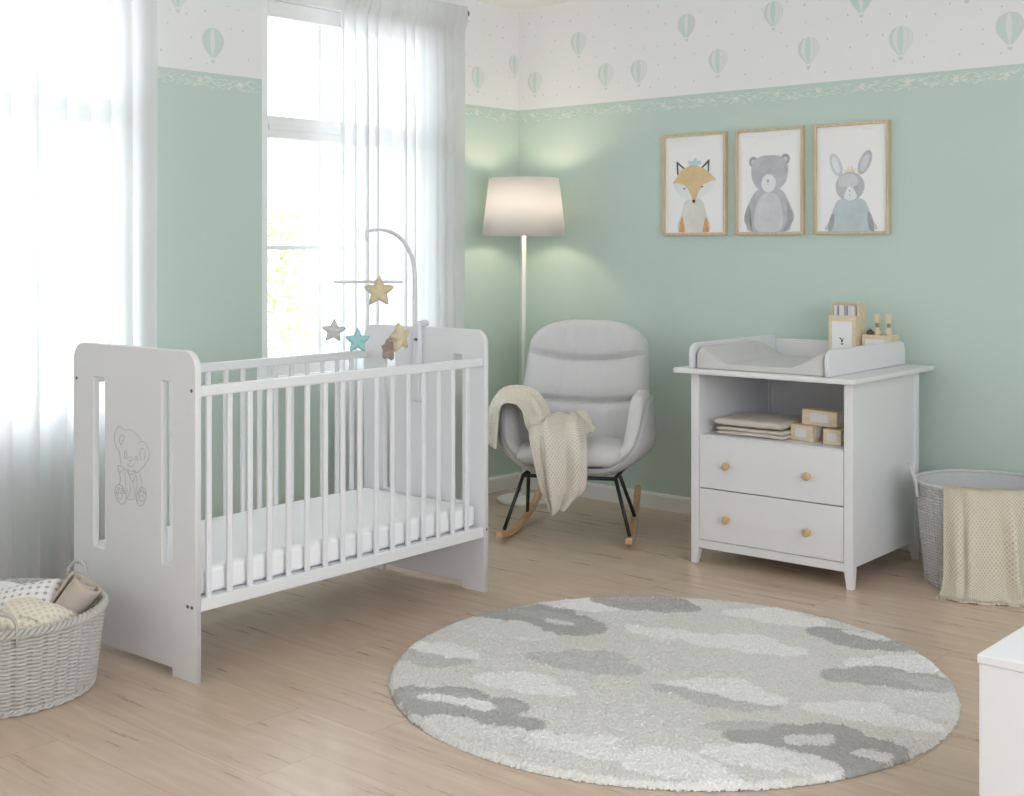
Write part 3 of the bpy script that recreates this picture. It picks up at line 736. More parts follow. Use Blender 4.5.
for k, (wd, m, hh) in enumerate(((.014, 'papers', .245), (.012, 'greypaper', .243), (.024, 'papers', .247), (.011, 'greypaper', .244), (.012, 'papers', .246), (.018, 'papers', .243))):
    bm = bmesh.new(); box(bm, 0, wd-.0012, 0, .062, 0, hh-.0085)
    o = obj('booklet', bm, m, bevel=.001); o.location = ctp(-.305+xs, .56+.016+rnd.uniform(0, .008), OZ0+.0085); o.rotation_euler = (0, 0, CHA); xs += wd+.0006
    tag(o, labs[k], 'booklet', 'booklets in the wooden organizer')
cr = thing('wooden_crate', 'low pale wooden box with white label beside the tall organizer on the changing table', 'box', ctp(-.172, .60, OZ0), CHA)
cw, cdp, chh = .125, .095, .126
x0 = -.0625
for nm, b in (('front_board', (x0, x0+cw, 0, .008, 0, chh)), ('back_board', (x0, x0+cw, cdp-.008, cdp, 0, chh)), ('side_board', (x0, x0+.008, .0085, cdp-.0085, 0, chh)), ('side_board', (x0+cw-.008, x0+cw, .0085, cdp-.0085, 0, chh)), ('bottom_board', (x0+.0085, x0+cw-.0085, .0085, cdp-.0085, 0, .008)), ('inner_tray', (x0+.0085, x0+cw-.0085, 0.0085, cdp-.0085, .108, .116))):
    obj(nm, bx(*b), 'pine', cr, bevel=.0015)
obj('label_card', bx(x0+.014, x0+.100, -.0015, -.0003, .02, .108), 'label', cr)
def brush(u, label):
    bm = bmesh.new(); lathe(bm, [(.001, 0), (.0135, .001), (.0135, .022), (.010, .030), (.0062, .040)], 14)
    t = thing('wooden_brush', label, 'brush', (0, 0, 0), CHA, 'wooden brushes in the low box')
    obj('foot', bm, 'pine', t, smooth=True)
    bm = bmesh.new(); lathe(bm, [(.006, .0402), (.0068, .045), (.0068, .052), (.006, .056)], 12); obj('neck', bm, 'bristle', t, smooth=True)
    bm = bmesh.new(); box(bm, -.011, .011, -.009, .009, .0562, .094); obj('head', bm, 'pine', t, bevel=.003)
    t.location = ctp(u, .645, OZ0+.1165); return t
brush(-.185, 'wooden brush in the low box, the one nearer the tall organizer'); brush(-.135, 'wooden brush in the low box, the one farther from the tall organizer')
bm = bmesh.new(); lathe(bm, [(.002, 0), (.012, .002), (.016, .010), (.015, .020), (.008, .026), (.004, .03), (.001, .031)], 16)
o = obj('wooden_ball', bm, 'brown', smooth=True); o.location = ctp(-.214, .64, OZ0+.1165); tag(o, 'small dark brown wooden ball in the low box beside the tall organizer', 'ball')

# folded blankets on the open shelf
def folded(x0, x1, y0, y1, z0, layers, lt, label, seed):
    bm = bmesh.new(); W, Dp = x1-x0, y1-y0
    for k in range(layers):
        def cf(u, v, k=k):
            uu = u*2-1; vv = v*2-1
            s = lambda t: math.copysign(1-(1-abs(t))**1.15, t)
            return Vector((x0+W*(.5+.5*s(uu)), y0+Dp*(.5+.5*s(vv)), z0+lt*(k+.5)+.0028*nz(uu*3, vv*3, k+seed*5)))
        def tf(u, v):
            e = (1-abs(2*u-1)**10)*(1-abs(2*v-1)**10); t = lt*.5*max(0, e)**.4; return (t, t)
        slab(bm, cf, tf, 24, 20)
    # rounded fold joining the layers on the front-left side
    if layers > 1:
        for k in range(layers-1):
            pts = [Vector((x0+W*.01+.004*math.cos(a), y0+Dp*.5, z0+lt*(k+1)+lt*.62*math.sin(a))) for a in (0,)]
    bmesh.ops.remove_doubles(bm, verts=bm.verts, dist=1e-6)
    bmesh.ops.recalc_face_normals(bm, faces=bm.faces)
    o = obj('folded_blanket', bm, 'linen', smooth=True); o.location = (CHX, CHY, 0); o.rotation_euler = (0, 0, CHA)
    return tag(o, label, 'blanket', 'folded blankets on the shelf')
folded(-.625, -.315, .06, .36, .5250, 2, .0165, 'folded beige blanket at the bottom of the pile on the open shelf', 1)
folded(-.630, -.325, .05, .36, .5630, 1, .028, 'folded beige blanket lying on top of the pile on the open shelf', 2)
def cube(cx, cy, z0, w, d, h, rot, label):
    t = thing('wooden_block', label, 'block', ctp(cx, cy, z0), CHA+rot, 'wooden blocks on the shelf')
    obj('body', bx(-w/2, w/2, -d/2, d/2, 0, h), 'pine', t, bevel=.003)
    lb = obj('label_square', bx(-w*.26, w*.26, -d/2-.001, -d/2-.0002, h*.24, h*.78), 'papers', t); 
    obj('label_square', bx(w/2+.0002, w/2+.001, -d*.26, d*.26, h*.24, h*.78), 'papers', t)
cube(-.262, .15, .5235, .105, .075, .062, -.18, 'wooden block at the bottom left under the upper block on the shelf')
cube(-.128, .125, .5235, .074, .07, .058, .04, 'small wooden block standing at the right under the upper block on the shelf')
cube(-.192, .165, .5864, .16, .08, .060, -.12, 'long wooden block lying across the two lower blocks on the shelf')

# ------------------------------------------------------------------ floor lamp
lamp = thing('floor_lamp', 'white floor lamp with tapered pale fabric shade glowing in the room corner', 'lamp', (.285, -.288, 0))
bm = bmesh.new(); lathe(bm, [(.134, .0006), (.137, .004), (.137, .014), (.132, .018), (.02, .021), (.012, .03)], 48); obj('base', bm, 'pole', lamp, smooth=True, bevel=.001)
bm = bmesh.new(); tube(bm, [(0, 0, .028), (0, 0, 1.46)], .0115, 16); obj('pole', bm, 'pole', lamp, smooth=True)
bm = bmesh.new(); r0, r1, za, zb = .2135, .178, 1.345, 1.638; n = 64; R = []
for r, z in ((r0, za), (r1, zb), (r1-.003, zb), (r0-.003, za)): R.append([bm.verts.new((r*math.cos(2*PI*k/n), r*math.sin(2*PI*k/n), z)) for k in range(n)])
for i in range(4):
    for k in range(n): f = bm.faces.new((R[i][k], R[i][(k+1) % n], R[(i+1) % 4][(k+1) % n], R[(i+1) % 4][k])); f.smooth = i in (0, 2)
shd = obj('shade', bm, 'shade', lamp)
bm = bmesh.new()
for k in range(3): a = 2*PI*k/3; tube(bm, [(.012*math.cos(a), .012*math.sin(a), 1.42), (.199*math.cos(a), .199*math.sin(a), 1.42)], .002, 6)
lathe(bm, [(.016, 1.41), (.016, 1.462)], 12); obj('shade_ring', bm, 'pole', lamp)
bm = bmesh.new(); lathe(bm, [(.012, 1.463), (.014, 1.475), (.026, 1.497), (.03, 1.512), (.026, 1.528), (.012, 1.54), (.001, 1.543)], 16); obj('bulb', bm, 'bulb', lamp, smooth=True)
ld = bpy.data.lights.new('bulb_light', 'POINT'); ld.energy = 4.6; ld.color = (1, .82, .58); ld.shadow_soft_size = .036
lo = link(bpy.data.objects.new('bulb_light', ld), lamp); lo.location = (0, 0, 1.512)

# ------------------------------------------------------------------ rocking chair
RCX, RCY, RCA = 1.000, -.813, math.radians(28)
rc = thing('rocking_chair', 'light grey upholstered rocking armchair with black legs and wooden rockers', 'armchair', (RCX, RCY, 0), RCA)
SEAM = ((.385, .045), (.70, .085))
def back_c(u, v):
    uu = u*2-1
    # half width by height: narrow waist, widest at 2/3, rounded-square top
    vv = v
    w = .262+.040*math.sin(min(1, vv/.5)*PI/2)-.022*max(0, (vv-.5)/.5)
    if vv > .82: w *= max(.5, (max(0, 1-((vv-.82)/.18)**2.8))**(1/2.8))
    x = w*math.copysign(abs(uu)**.9, uu)
    y = .39+.20*vv-.02*math.sin(PI*vv)-.075*(abs(x)/.30)**2.2*(1-.35*vv)
    z = .33+.585*vv+.012*(1-(x/.3)**2)*(1 if vv > .95 else vv)
    return Vector((x, y, z))
def back_t(u, v):
    e = max(0, (1-abs(2*u-1)**5)*(1-abs(2*v-1)**14))**.42
    uu = 2*u-1; puff = 1.0
    for s, sag in SEAM:
        sv = s+sag*uu*uu-.012
        puff *= 1-.46*math.exp(-((v-sv)/.016)**2)-.22*math.exp(-((v-sv)/.055)**2)
    wr = .0055*nz(u*12+v*2, v*3.2, 2)+.0035*nz(u*24, v*4, 7)
    return (e*(.078*puff+wr), e*.05)
bm = bmesh.new(); slab(bm, back_c, back_t, 56, 120); bmesh.ops.recalc_face_normals(bm, faces=bm.faces); obj('backrest', bm, 'fabric', rc, smooth=True)
bm = bmesh.new()
for s, sag in SEAM:
    pts = []
    for k in range(29):
        u = .03+.94*k/28; uu = 2*u-1; v = s+sag*uu*uu-.012
        p = back_c(u, v); q = back_c(u, v+.01); n = (back_c(min(1, u+.02), v)-back_c(max(0, u-.02), v)).cross(q-p).normalized()
        pts.append(p+n*(back_t(u, v)[0]+.0004))
    tube(bm, pts, .0016, 6)
obj('seam', bm, 'piping', rc, smooth=True)
# outer shell: rounded tub wrapping under and behind the seat
def sstep(a, b, x): x = max(0, min(1, (x-a)/(b-a))); return x*x*(3-2*x)
def tub_z(u, v):
    ph = abs(((u*360+90+180) % 360)-180)                    # degrees away from the front
    rim = .318+.285*sstep(30, 84, ph)
    return .292+(rim-.292)*v
def tub(u, v):
    a = 2*PI*u; ca_, sa_ = math.cos(a), math.sin(a); q = 2/3.0
    ex = math.copysign(abs(ca_)**q, ca_); ey = math.copysign(abs(sa_)**q, sa_)
    z = tub_z(u, v); k = math.sin(min(1, (z-.292)/.13)*PI/2); kt = max(0, (z-.43)/.18)
    hx = .205+.138*k-.018*kt**1.5
    if ey < 0: hy = .215+.07*min(1, max(0, z-.292)/.025)**.6-.035*kt
    else: hy = .215+.085*k+.06*kt
    return Vector((hx*ex, .205+hy*ey, z))
bm = bmesh.new(); V = grid(bm, tub, 96, 16, closed_u=True)
bm.faces.new(V[0][::-1])
obj('shell', bm, 'shell', rc, smooth=True, solid=.018)
bm = bmesh.new(); tube(bm, [tub(k/120, 1)+Vector((0, 0, .002)) for k in range(120)], .0075, 8, closed=True); obj('piping', bm, 'piping', rc, smooth=True)
# arms: padded wings inside the shell
def arm_c(s):
    def f(u, v):
        ph = 38+100*u; uu = (-90+s*ph)/360 % 1.0; vv = .18+.86*v
        p = tub(uu, min(1, vv)); z = tub_z(uu, 1)
        n = Vector((-p.x, (.205-p.y)*.8, 0)).normalized()
        p = p+n*.040; p.z += (.024*max(0, v-.7)/.3)
        return p
    return f
for s in (-1, 1):
    bm = bmesh.new()
    tf = lambda u, v: ((max(0, (1-abs(2*u-1)**7)*(1-abs(2*v-1)**5))**.5*.040,)*2)
    slab(bm, arm_c(s), tf, 40, 26); bmesh.ops.recalc_face_normals(bm, faces=bm.faces); obj('armrest', bm, 'fabric', rc, smooth=True)
# seat cushion
def seat_c(u, v):
    a, b = 2*u-1, 2*v-1
    x = .262*a*math.sqrt(1-.30*b*b*abs(a)**2); y = .17+.27*b*math.sqrt(1-.25*a*a)
    return Vector((x, y-.015, .368-.025*v+.004*nz(a*3, b*3, 1)))
bm = bmesh.new(); slab(bm, seat_c, lambda u, v: (max(0, (1-abs(2*u-1)**5)*(1-abs(2*v-1)**5))**.5*.062, max(0, (1-abs(2*u-1)**5)*(1-abs(2*v-1)**5))**.5*.045), 40, 40)
bmesh.ops.recalc_face_normals(bm, faces=bm.faces); obj('seat', bm, 'fabric', rc, smooth=True)
# metal under-frame and rockers
RS = .285
def rk(s, t): return Vector((s*(RS-.055*t), -.155+.70*t, .020+.125*(t-.30)**2/.49*1.0+.001))
bm = bmesh.new()
for s in (-1, 1): tube(bm, [(s*.205, -.005, .276), (s*.205, .36, .276)], .0085, 8)
for y in (-.005, .34): tube(bm, [(-.212, y, .274), (.212, y, .274)], .0085, 8)
obj('under_frame', bm, 'black', rc, smooth=True)
for s in (-1, 1):
    for t, ty in ((.12, -.005), (.62, .11)):
        bm = bmesh.new(); b = rk(s, t)+Vector((0, 0, .012)); tp = Vector((s*.207, ty, .274)); tube(bm, [b, tp], .0085, 10); obj('leg', bm, 'black', rc, smooth=True)
    bm = bmesh.new(); P = [rk(s, k/24) for k in range(25)]; R_ = []
    for p in P:
        R_.append([bm.verts.new(p+Vector((dx, 0, dz))) for dx, dz in ((-.016, -.015), (.016, -.015), (.016, .015), (-.016, .015))])
    for A, B in zip(R_, R_[1:]):
        for i in range(4): bm.faces.new((A[i], A[(i+1) % 4], B[(i+1) % 4], B[i]))
    bm.faces.new(R_[0]); bm.faces.new(R_[-1][::-1]); bmesh.ops.recalc_face_normals(bm, faces=bm.faces)
    zmin = min(v.co.z for v in bm.verts)
    for v in bm.verts: v.co.z -= zmin-.0008
    obj('rocker', bm, 'rocker', rc, bevel=.008, seg=3)

# ------------------------------------------------------------------ throws
def sheet(bm, rows, nu, nv, fold, uvs, bump=.0022, cell=.0125):
    """cloth through rows of 3-D points (each row left to right), smoothed both ways; fold(u, v) pushes along the normal"""
    cols = [smooth_path(r, 16) for r in rows]
    m = len(cols[0])
    def at_row(r, u): x = u*(m-1); i = min(int(x), m-2); return r[i].lerp(r[i+1], x-i)
    pts = [[None]*(nu+1) for _ in range(nv+1)]
    for i in range(nu+1):
        col = smooth_path([at_row(r, i/nu) for r in cols], 16); L = len(col)
        for j in range(nv+1): x = j/nv*(L-1); k = min(int(x), L-2); pts[j][i] = col[k].lerp(col[k+1], x-k)
    def fn(u, v):
        i, j = round(u*nu), round(v*nv)
        du = pts[j][min(i+1, nu)]-pts[j][max(i-1, 0)]; dv = pts[min(j+1, nv)][i]-pts[max(j-1, 0)][i]
        n = du.cross(dv); n = n.normalized() if n.length > 1e-9 else Vector((0, 0, 1))
        h = fold(u, v)+bump*math.sin(2*PI*u*uvs[0]/cell)*math.sin(2*PI*v*uvs[1]/cell)
        return pts[j][i]+n*h
    return grid(bm, fn, nu, nv, uvs)
bm = bmesh.new()
# over the chair arm
sheet(bm, [[at(490, 444, 5.86), at(493, 447, 5.78), at(496, 449, 5.70)],
           [at(489, 415, 5.92), at(492, 410, 5.80), at(499, 408, 5.68)],
           [at(503, 390, 5.96), at(507, 394, 5.82), at(513, 402, 5.68)],
           [at(530, 389, 5.98), at(530, 398, 5.84), at(524, 411, 5.68)],
           [at(545, 405, 5.90), at(539, 415, 5.72), at(528, 430, 5.68)],
           [at(552, 424, 5.86), at(548, 428, 5.72), at(536, 438, 5.62)]], 60, 90, lambda u, v: .007*math.sin(u*16+v*2)+.005*nz(u*4, v*5, 4), (.30, .42))
# from the seat over the front edge, hanging down to a point
sheet(bm, [[at(546, 415, 5.86), at(562, 413, 5.84), at(584, 420, 5.80)],
           [at(532, 427, 5.66), at(555, 422, 5.62), at(586, 432, 5.62)],
           [at(530, 440, 5.54), at(556, 436, 5.50), at(587, 446, 5.50)],
           [at(534, 462, 5.50), at(558, 462, 5.46), at(587, 462, 5.46)],
           [at(540, 488, 5.50), at(560, 490, 5.46), at(586, 488, 5.48)],
           [at(547, 505, 5.50), at(560, 504, 5.47), at(577, 498, 5.48)],
           [at(551, 517, 5.51), at(558, 512, 5.48), at(566, 508, 5.48)]], 70, 110, lambda u, v: (.015*math.sin(u*14-1+v)+.006*math.sin(u*29+3*v)+.005*nz(u*4, v*4, 9))*min(1, v*3+.2), (.26, .42))
# bunched end lying on the seat
sheet(bm, [[at(566, 417, 5.86), at(575, 411, 5.90), at(584, 410, 5.98)],
           [at(574, 426, 5.78), at(584, 421, 5.84), at(590, 418, 5.94)],
           [at(584, 435, 5.72), at(592, 432, 5.80), at(595, 428, 5.88)]], 40, 30, lambda u, v: .007*math.sin(u*12+1)+.005*nz(u*4, v*4, 2), (.16, .12))
th = obj('knitted_throw', bm, 'knit', smooth=True, solid=.006)
tag(th, 'cream knitted throw draped over the arm and seat of the grey rocking chair', 'throw')

# ------------------------------------------------------------------ rope laundry basket with throw
LBX, LBY = 2.652, -.349
def weave(bm, r0, r1, h, stakes, rows, rs, rw, amp, oval=1.0, seg=5, ph=1):
    for k in range(stakes):
        a = 2*PI*k/stakes; tube(bm, [((r0+(r1-r0)*t)*math.cos(a), (r0+(r1-r0)*t)*math.sin(a)*oval, h*t) for t in (0, .33, .66, 1)], rs, 5)
    N = stakes*4
    for j in range(rows):
        t = (j+.5)/rows; r = r0+(r1-r0)*t
        P = [((r+amp*math.sin(PI*stakes*i/N*1.0+ph*PI*j))*math.cos(2*PI*i/N), (r+amp*math.sin(PI*stakes*i/N+ph*PI*j))*math.sin(2*PI*i/N)*oval, h*t+.0006*nz(i*.3, j)) for i in range(N)]
        tube(bm, P, rw, seg, closed=True)
lb = thing('laundry_basket', 'round pale grey rope laundry basket on the floor beside the changing table', 'basket', (LBX, LBY, 0))
bm = bmesh.new(); weave(bm, .200, .240, .385, 76, 34, .0034, .0050, .0036, ph=0); obj('woven_wall', bm, 'rope', lb, smooth=True)
bm = bmesh.new(); lathe(bm, [(.195, .0008), (.2, .006), (.195, .012), (.001, .012)], 48); lathe(bm, [(.1965, .01), (.2365, .383), (.2325, .383), (.1925, .01)], 64); obj('liner', bm, 'rope', lb, smooth=True)
bm = bmesh.new(); tube(bm, [(.241*math.cos(2*PI*k/72), .241*math.sin(2*PI*k/72), .388) for k in range(72)], .007, 8, closed=True); obj('rim', bm, 'rope', lb, smooth=True)
def rope_handle(ang):
    bm = bmesh.new(); P = []
    for k in range(17):
        t = k/16*PI; da = .27*math.cos(t); hh = .085*math.sin(t); r = .247+.018*math.sin(t)
        P.append((r*math.cos(ang+da), r*math.sin(ang+da), .36+hh-(.03 if k in (0, 16) else 0)))
    tube(bm, smooth_path(P, 3), .0075, 8); obj('handle', bm, 'rope', lb, smooth=True)
aL = math.atan2(-RT[1], -RT[0])
rope_handle(aL-.25); rope_handle(aL-.25+PI)
bm = bmesh.new()
acam = math.atan2(CY-LBY, CX-LBX)
def rimp(a, r, z): return Vector((LBX+r*math.cos(a), LBY+r*math.sin(a), z))
rows = []
angs = [acam-.575+q*1.42/4 for q in range(5)]
prof = [(.205, .335), (.226, .385), (.241, .404), (.257, .385), (.262, .30), (.268, .18), (.275, .07), (.292, .018), (.325, .012)]
for i, (r, z) in enumerate(prof):
    t = i/(len(prof)-1)
    rows.append([rimp(a+(.05*t if q < 2 else 0), r+(.012*t if q in (1, 3) else 0)+(.02*t if q == 4 else 0), z) for q, a in enumerate(angs)])
def ff(u, v):
    k = max(0, min(1, (v-.28)*3)); e = .35+.65*k if v > .25 else .25
    f = .013*math.sin(u*15+.4+.6*v)+.030*math.exp(-((u-.54-.12*v)/.055)**2)-.016*math.exp(-((u-.63-.12*v)/.03)**2)+.020*math.exp(-((u-.20-.03*v)/.05)**2)
    return e*f*k*(1-.75*max(0, (v-.8)/.2))+.004*nz(u*5, v*6, 3)*k+(.005 if v < .3 else .006)
sheet(bm, rows, 110, 190, ff, (.38, .66), .0026, .0135)
th = obj('waffle_throw', bm, 'knit2', smooth=True, solid=.006)
tag(th, 'oatmeal waffle knit throw hanging over the rope laundry basket onto the floor', 'throw')

# ------------------------------------------------------------------ wicker basket with textiles
WBX, WBY = .962, -3.420
wb = thing('wicker_basket', 'round whitewashed wicker basket of textiles on the floor in front of the crib', 'basket', (WBX, WBY, 0))
bm = bmesh.new(); weave(bm, .262, .292, .228, 84, 21, .0042, .0053, .0050, seg=6, ph=0); obj('woven_wall', bm, 'wicker', wb, smooth=True)
bm = bmesh.new(); lathe(bm, [(.26, .001), (.268, .006), (.262, .012), (.001, .012)], 48); obj('base', bm, 'wicker', wb, smooth=True)
bm = bmesh.new()
for ph in (0, 2.09, 4.19):
    P = []
    for k in range(360):
        a = 2*PI*k/360; q = a*34+ph; r = .294+.0075*math.cos(q); P.append((r*math.cos(a), r*math.sin(a), .233+.0085*math.sin(q)))
    tube(bm, P, .0062, 6, closed=True)
obj('braided_rim', bm, 'wicker', wb, smooth=True)
bm = bmesh.new()
for ph in (0, 3.14):
    P = []
    for k in range(300):
        a = 2*PI*k/300; q = a*40+ph; r = .264+.005*math.cos(q); P.append((r*math.cos(a), r*math.sin(a), .011+.005*math.sin(q)))
    tube(bm, P, .0048, 6, closed=True)
obj('braided_foot', bm, 'wicker', wb, smooth=True)
def w_handle(ang, hh=.085, sp=.14):
    bm = bmesh.new()
    for ph in (0, 2.09, 4.19):
        P = []
        for k in range(61):
            t = k/60*PI; da = sp*math.cos(t); q = k*.55+ph
            z = .203+.035*min(1, math.sin(t)*4)+hh*math.sin(t)**.8; r = .295+.010*math.sin(t)
            P.append(((r+.004*math.cos(q))*math.cos(ang+da), (r+.004*math.cos(q))*math.sin(ang+da), z+.004*math.sin(q)))
        tube(bm, P, .0036, 6)
    obj('handle', bm, 'wicker', wb, smooth=True)
def rim_angle(u, back):
    best = None
    for k in range(720):
        a = 2*PI*k/720; dx, dy = WBX+.295*math.cos(a)-CX, WBY+.295*math.sin(a)-CY
        D = dx*FW[0]+dy*FW[1]; uu = 512+F_PX*(dx*RT[0]+dy*RT[1])/D
        Dc = (WBX-CX)*FW[0]+(WBY-CY)*FW[1]
        if (D > Dc) == back and (best is None or abs(uu-u) < best[0]): best = (abs(uu-u), a)
    return best[1]
w_handle(rim_angle(77, True), .07, .15); w_handle(rim_angle(-2, False), .06, .16)
# textiles in the basket
def roll(name, mat, c, L, R, yaw, pitch, label, cat, turns=2.2, squash=.85):
    """rolled cloth: a spiral sheet wound round its own axis"""
    bm = bmesh.new(); nv = 90; nu = 14
    def fn(u, v):
        a = v*turns*2*PI; r = R*(.25+.75*v)*(1+.03*nz(u*3, v*9, R*50)); x = (u-.5)*L*(1+.02*math.sin(a*1.7))
        return Vector((x, r*math.cos(a), r*squash*math.sin(a)))
    grid(bm, fn, nu, nv, (L, R*14))
    o = obj(name, bm, mat, smooth=True, solid=.009); o.location = c; o.rotation_euler = (0, pitch, yaw); return tag(o, label, cat)
p = at(69, 603, 3.80); roll('rolled_cloth', 'taupe', p+Vector((0, 0, -.012)), .17, .062, YAW+.25, -.95, 'taupe rolled muslin cloth standing in the wicker basket', 'cloth')
def cushion(name, mat, c, W, H, T, rot, label, cat):
    bm = bmesh.new()
    def cf(u, v): a, b = 2*u-1, 2*v-1; return Vector((W/2*a*(1-.07*(1-b*b)*0-.05*abs(b)**2*0), H/2*b, .004*nz(a*3, b*3, W*40)))
    tf = lambda u, v: (max(0, (1-abs(2*u-1)**2.4)*(1-abs(2*v-1)**2.4))**.6*T/2,)*2
    slab(bm, cf, tf, 24, 24)
    uvl = bm.loops.layers.uv.verify()
    for f in bm.faces:
        for lp in f.loops: lp[uvl].uv = (lp.vert.co.x, lp.vert.co.y)
    bmesh.ops.recalc_face_normals(bm, faces=bm.faces)
    o = obj(name, bm, mat, smooth=True); o.location = c; o.rotation_euler = rot; return tag(o, label, cat)
cushion('knitted_bundle', 'creamknit', at(30, 622, 3.66)+Vector((0, 0, -.006)), .22, .15, .125, (.35, .12, YAW-.1), 'cream knitted bundle at the front of the wicker basket', 'blanket')
cushion('checked_pillow', 'check', at(16, 607, 3.84)+Vector((0, 0, .002)), .25, .15, .08, (.62, -.22, YAW-.05), 'small white pillow with grey check pattern in the wicker basket', 'pillow')
cushion('white_cloth', 'whitecloth', at(-6, 604, 3.98)+Vector((0, 0, .01)), .24, .16, .07, (.5, .1, YAW+.3), 'white folded cloth behind the checked pillow in the wicker basket', 'cloth')
cushion('beige_cushion', 'taupe', Vector((WBX-.02, WBY-.02, .075)), .33, .33, .13, (0, 0, .4), 'beige cushion at the bottom of the wicker basket under the rolls', 'cushion')

# ------------------------------------------------------------------ curtains and rod
def curtain(y0, y1, label, seed, gather):
    bm = bmesh.new(); zt, zb = 2.492, .006; rnd = random.Random(seed)
    fr = [rnd.uniform(-1, 1) for _ in range(8)]
    def fn(u, v):
        z = zb+(zt-zb)*v; low = 1-v
        ph = u*gather*2*PI+1.1*math.sin(u*9+fr[0])+.7*math.sin(u*21+fr[1])
        amp = (.023+.014*nz(u*6, seed))*(1-.35*max(0, (v-.8)/.2))
        x = .105+amp*math.sin(ph+.25*low*math.sin(u*7+fr[2]))+.010*math.sin(ph*2.3+fr[3])*low+.012*nz(u*4, v*1.5, seed)*low
        if v > .965: x = .136+(x-.105)*(.25)
        y = y0+(y1-y0)*u+.010*math.cos(ph)+.012*nz(u*3, v*2, seed+5)*low
        return Vector((x, y, z))
    grid(bm, fn, 260, 60, (y1-y0, zt-zb))
    return tag(obj('sheer_curtain', bm, 'sheer', smooth=True), label, 'curtain', 'sheer curtains')
curtain(-4.15, -2.335, 'white sheer curtain at the far left behind the crib and wicker basket', 3, 17)
curtain(-1.365, -.555, 'white sheer curtain over the window behind the cot mobile', 8, 11)
RZ = 2.464
def rod(y0, y1, label):
    t = thing('curtain_rod', label, 'curtain rod', (0, 0, 0))
    bm = bmesh.new(); tube(bm, [(.105, y0, RZ), (.105, y1, RZ)], .009, 12); obj('pole', bm, 'rod', t, smooth=True)
    for y, s in ((y0, -1), (y1, 1)):
        bm = bmesh.new(); lathe(bm, [(.010, 0), (.015, .004), (.015, .010), (.009, .013), (.009, .017), (.016, .022), (.018, .031), (.014, .039), (.003, .042)], 16, (0, 0, 0), 'y')
        for v in bm.verts: v.co = (v.co.x+.105, v.co.y*s+y, v.co.z+RZ)
        bmesh.ops.recalc_face_normals(bm, faces=bm.faces); obj('finial', bm, 'finial', t, smooth=True)
    for y in (y0+.02, y1-.02):
        bm = bmesh.new(); tube(bm, [(.0012, y, RZ), (.094, y, RZ)], .006, 8); lathe(bm, [(.022, .0008), (.022, .006), (.01, .008)], 14, (0, y, RZ), 'x'); obj('bracket', bm, 'finial', t, smooth=True)
rod(-1.95, -.553, 'grey metal curtain rod with dark finial above the window by the lamp')

# ------------------------------------------------------------------ framed animal prints
def art(x0, x1, shapes, label, creature):
    z0, z1, fw = 1.345, 1.8345, .0125
    t = thing('framed_print', label, 'picture', ((x0+x1)/2, -.0008, (z0+z1)/2), 0, 'framed animal prints'); W, H = x1-x0, z1-z0
    bm = bmesh.new(); box(bm, -W/2, -W/2+fw, -.024, 0, -H/2, H/2); box(bm, W/2-fw, W/2, -.024, 0, -H/2, H/2); box(bm, -W/2+fw, W/2-fw, -.024, 0, -H/2, -H/2+fw); box(bm, -W/2+fw, W/2-fw, -.024, 0, H/2-fw, H/2)
    obj('frame', bm, 'frame', t, bevel=.0012)
    obj('backing', bx(-W/2+fw-.001, W/2-fw+.001, -.008, -.001, -H/2+fw-.001, H/2-fw+.001), 'frame', t)
    w, h = W-2*fw, H-2*fw
    bm = bmesh.new(); mats = ['print']; box(bm, -w/2, w/2, -.0110, -.0085, -h/2, h/2)
    d = .0003
    for m, pts in shapes:
        if m not in mats: mats.append(m)
        q = [((a-.5)*w, -.0110-d, (.5-b)*h) for a, b in pts]
        ar = sum(q[i][0]*q[(i+1) % len(q)][2]-q[(i+1) % len(q)][0]*q[i][2] for i in range(len(q)))
        f = bm.faces.new([bm.verts.new(p) for p in (q if ar > 0 else q[::-1])]); f.material_index = mats.index(m); d += .00006
    bmesh.ops.triangulate(bm, faces=[f for f in bm.faces if len(f.verts) > 4])
    obj('print', bm, mats, t)
def sm(pts, n=5): return [(p.x, p.y) for p in smooth_path([(a, b, 0) for a, b in pts], n, True)]
def ell(cx, cy, rx, ry, rot=0, n=26):
    c, s = math.cos(rot), math.sin(rot); return [(cx+rx*math.cos(2*PI*k/n)*c-ry*math.sin(2*PI*k/n)*s, cy+rx*math.cos(2*PI*k/n)*s+ry*math.sin(2*PI*k/n)*c) for k in range(n)]
def caption(x): return [('palegrey', [(x+k*.035, .045-.003*(k % 2)), (x+k*.035+.024, .044-.003*(k % 2)), (x+k*.035+.024, .0475-.003*(k % 2)), (x+k*.035, .0485-.003*(k % 2))]) for k in range(5)]
FX = lambda pts: [((x-82)/338, (y-150)/582) for x, y in pts]
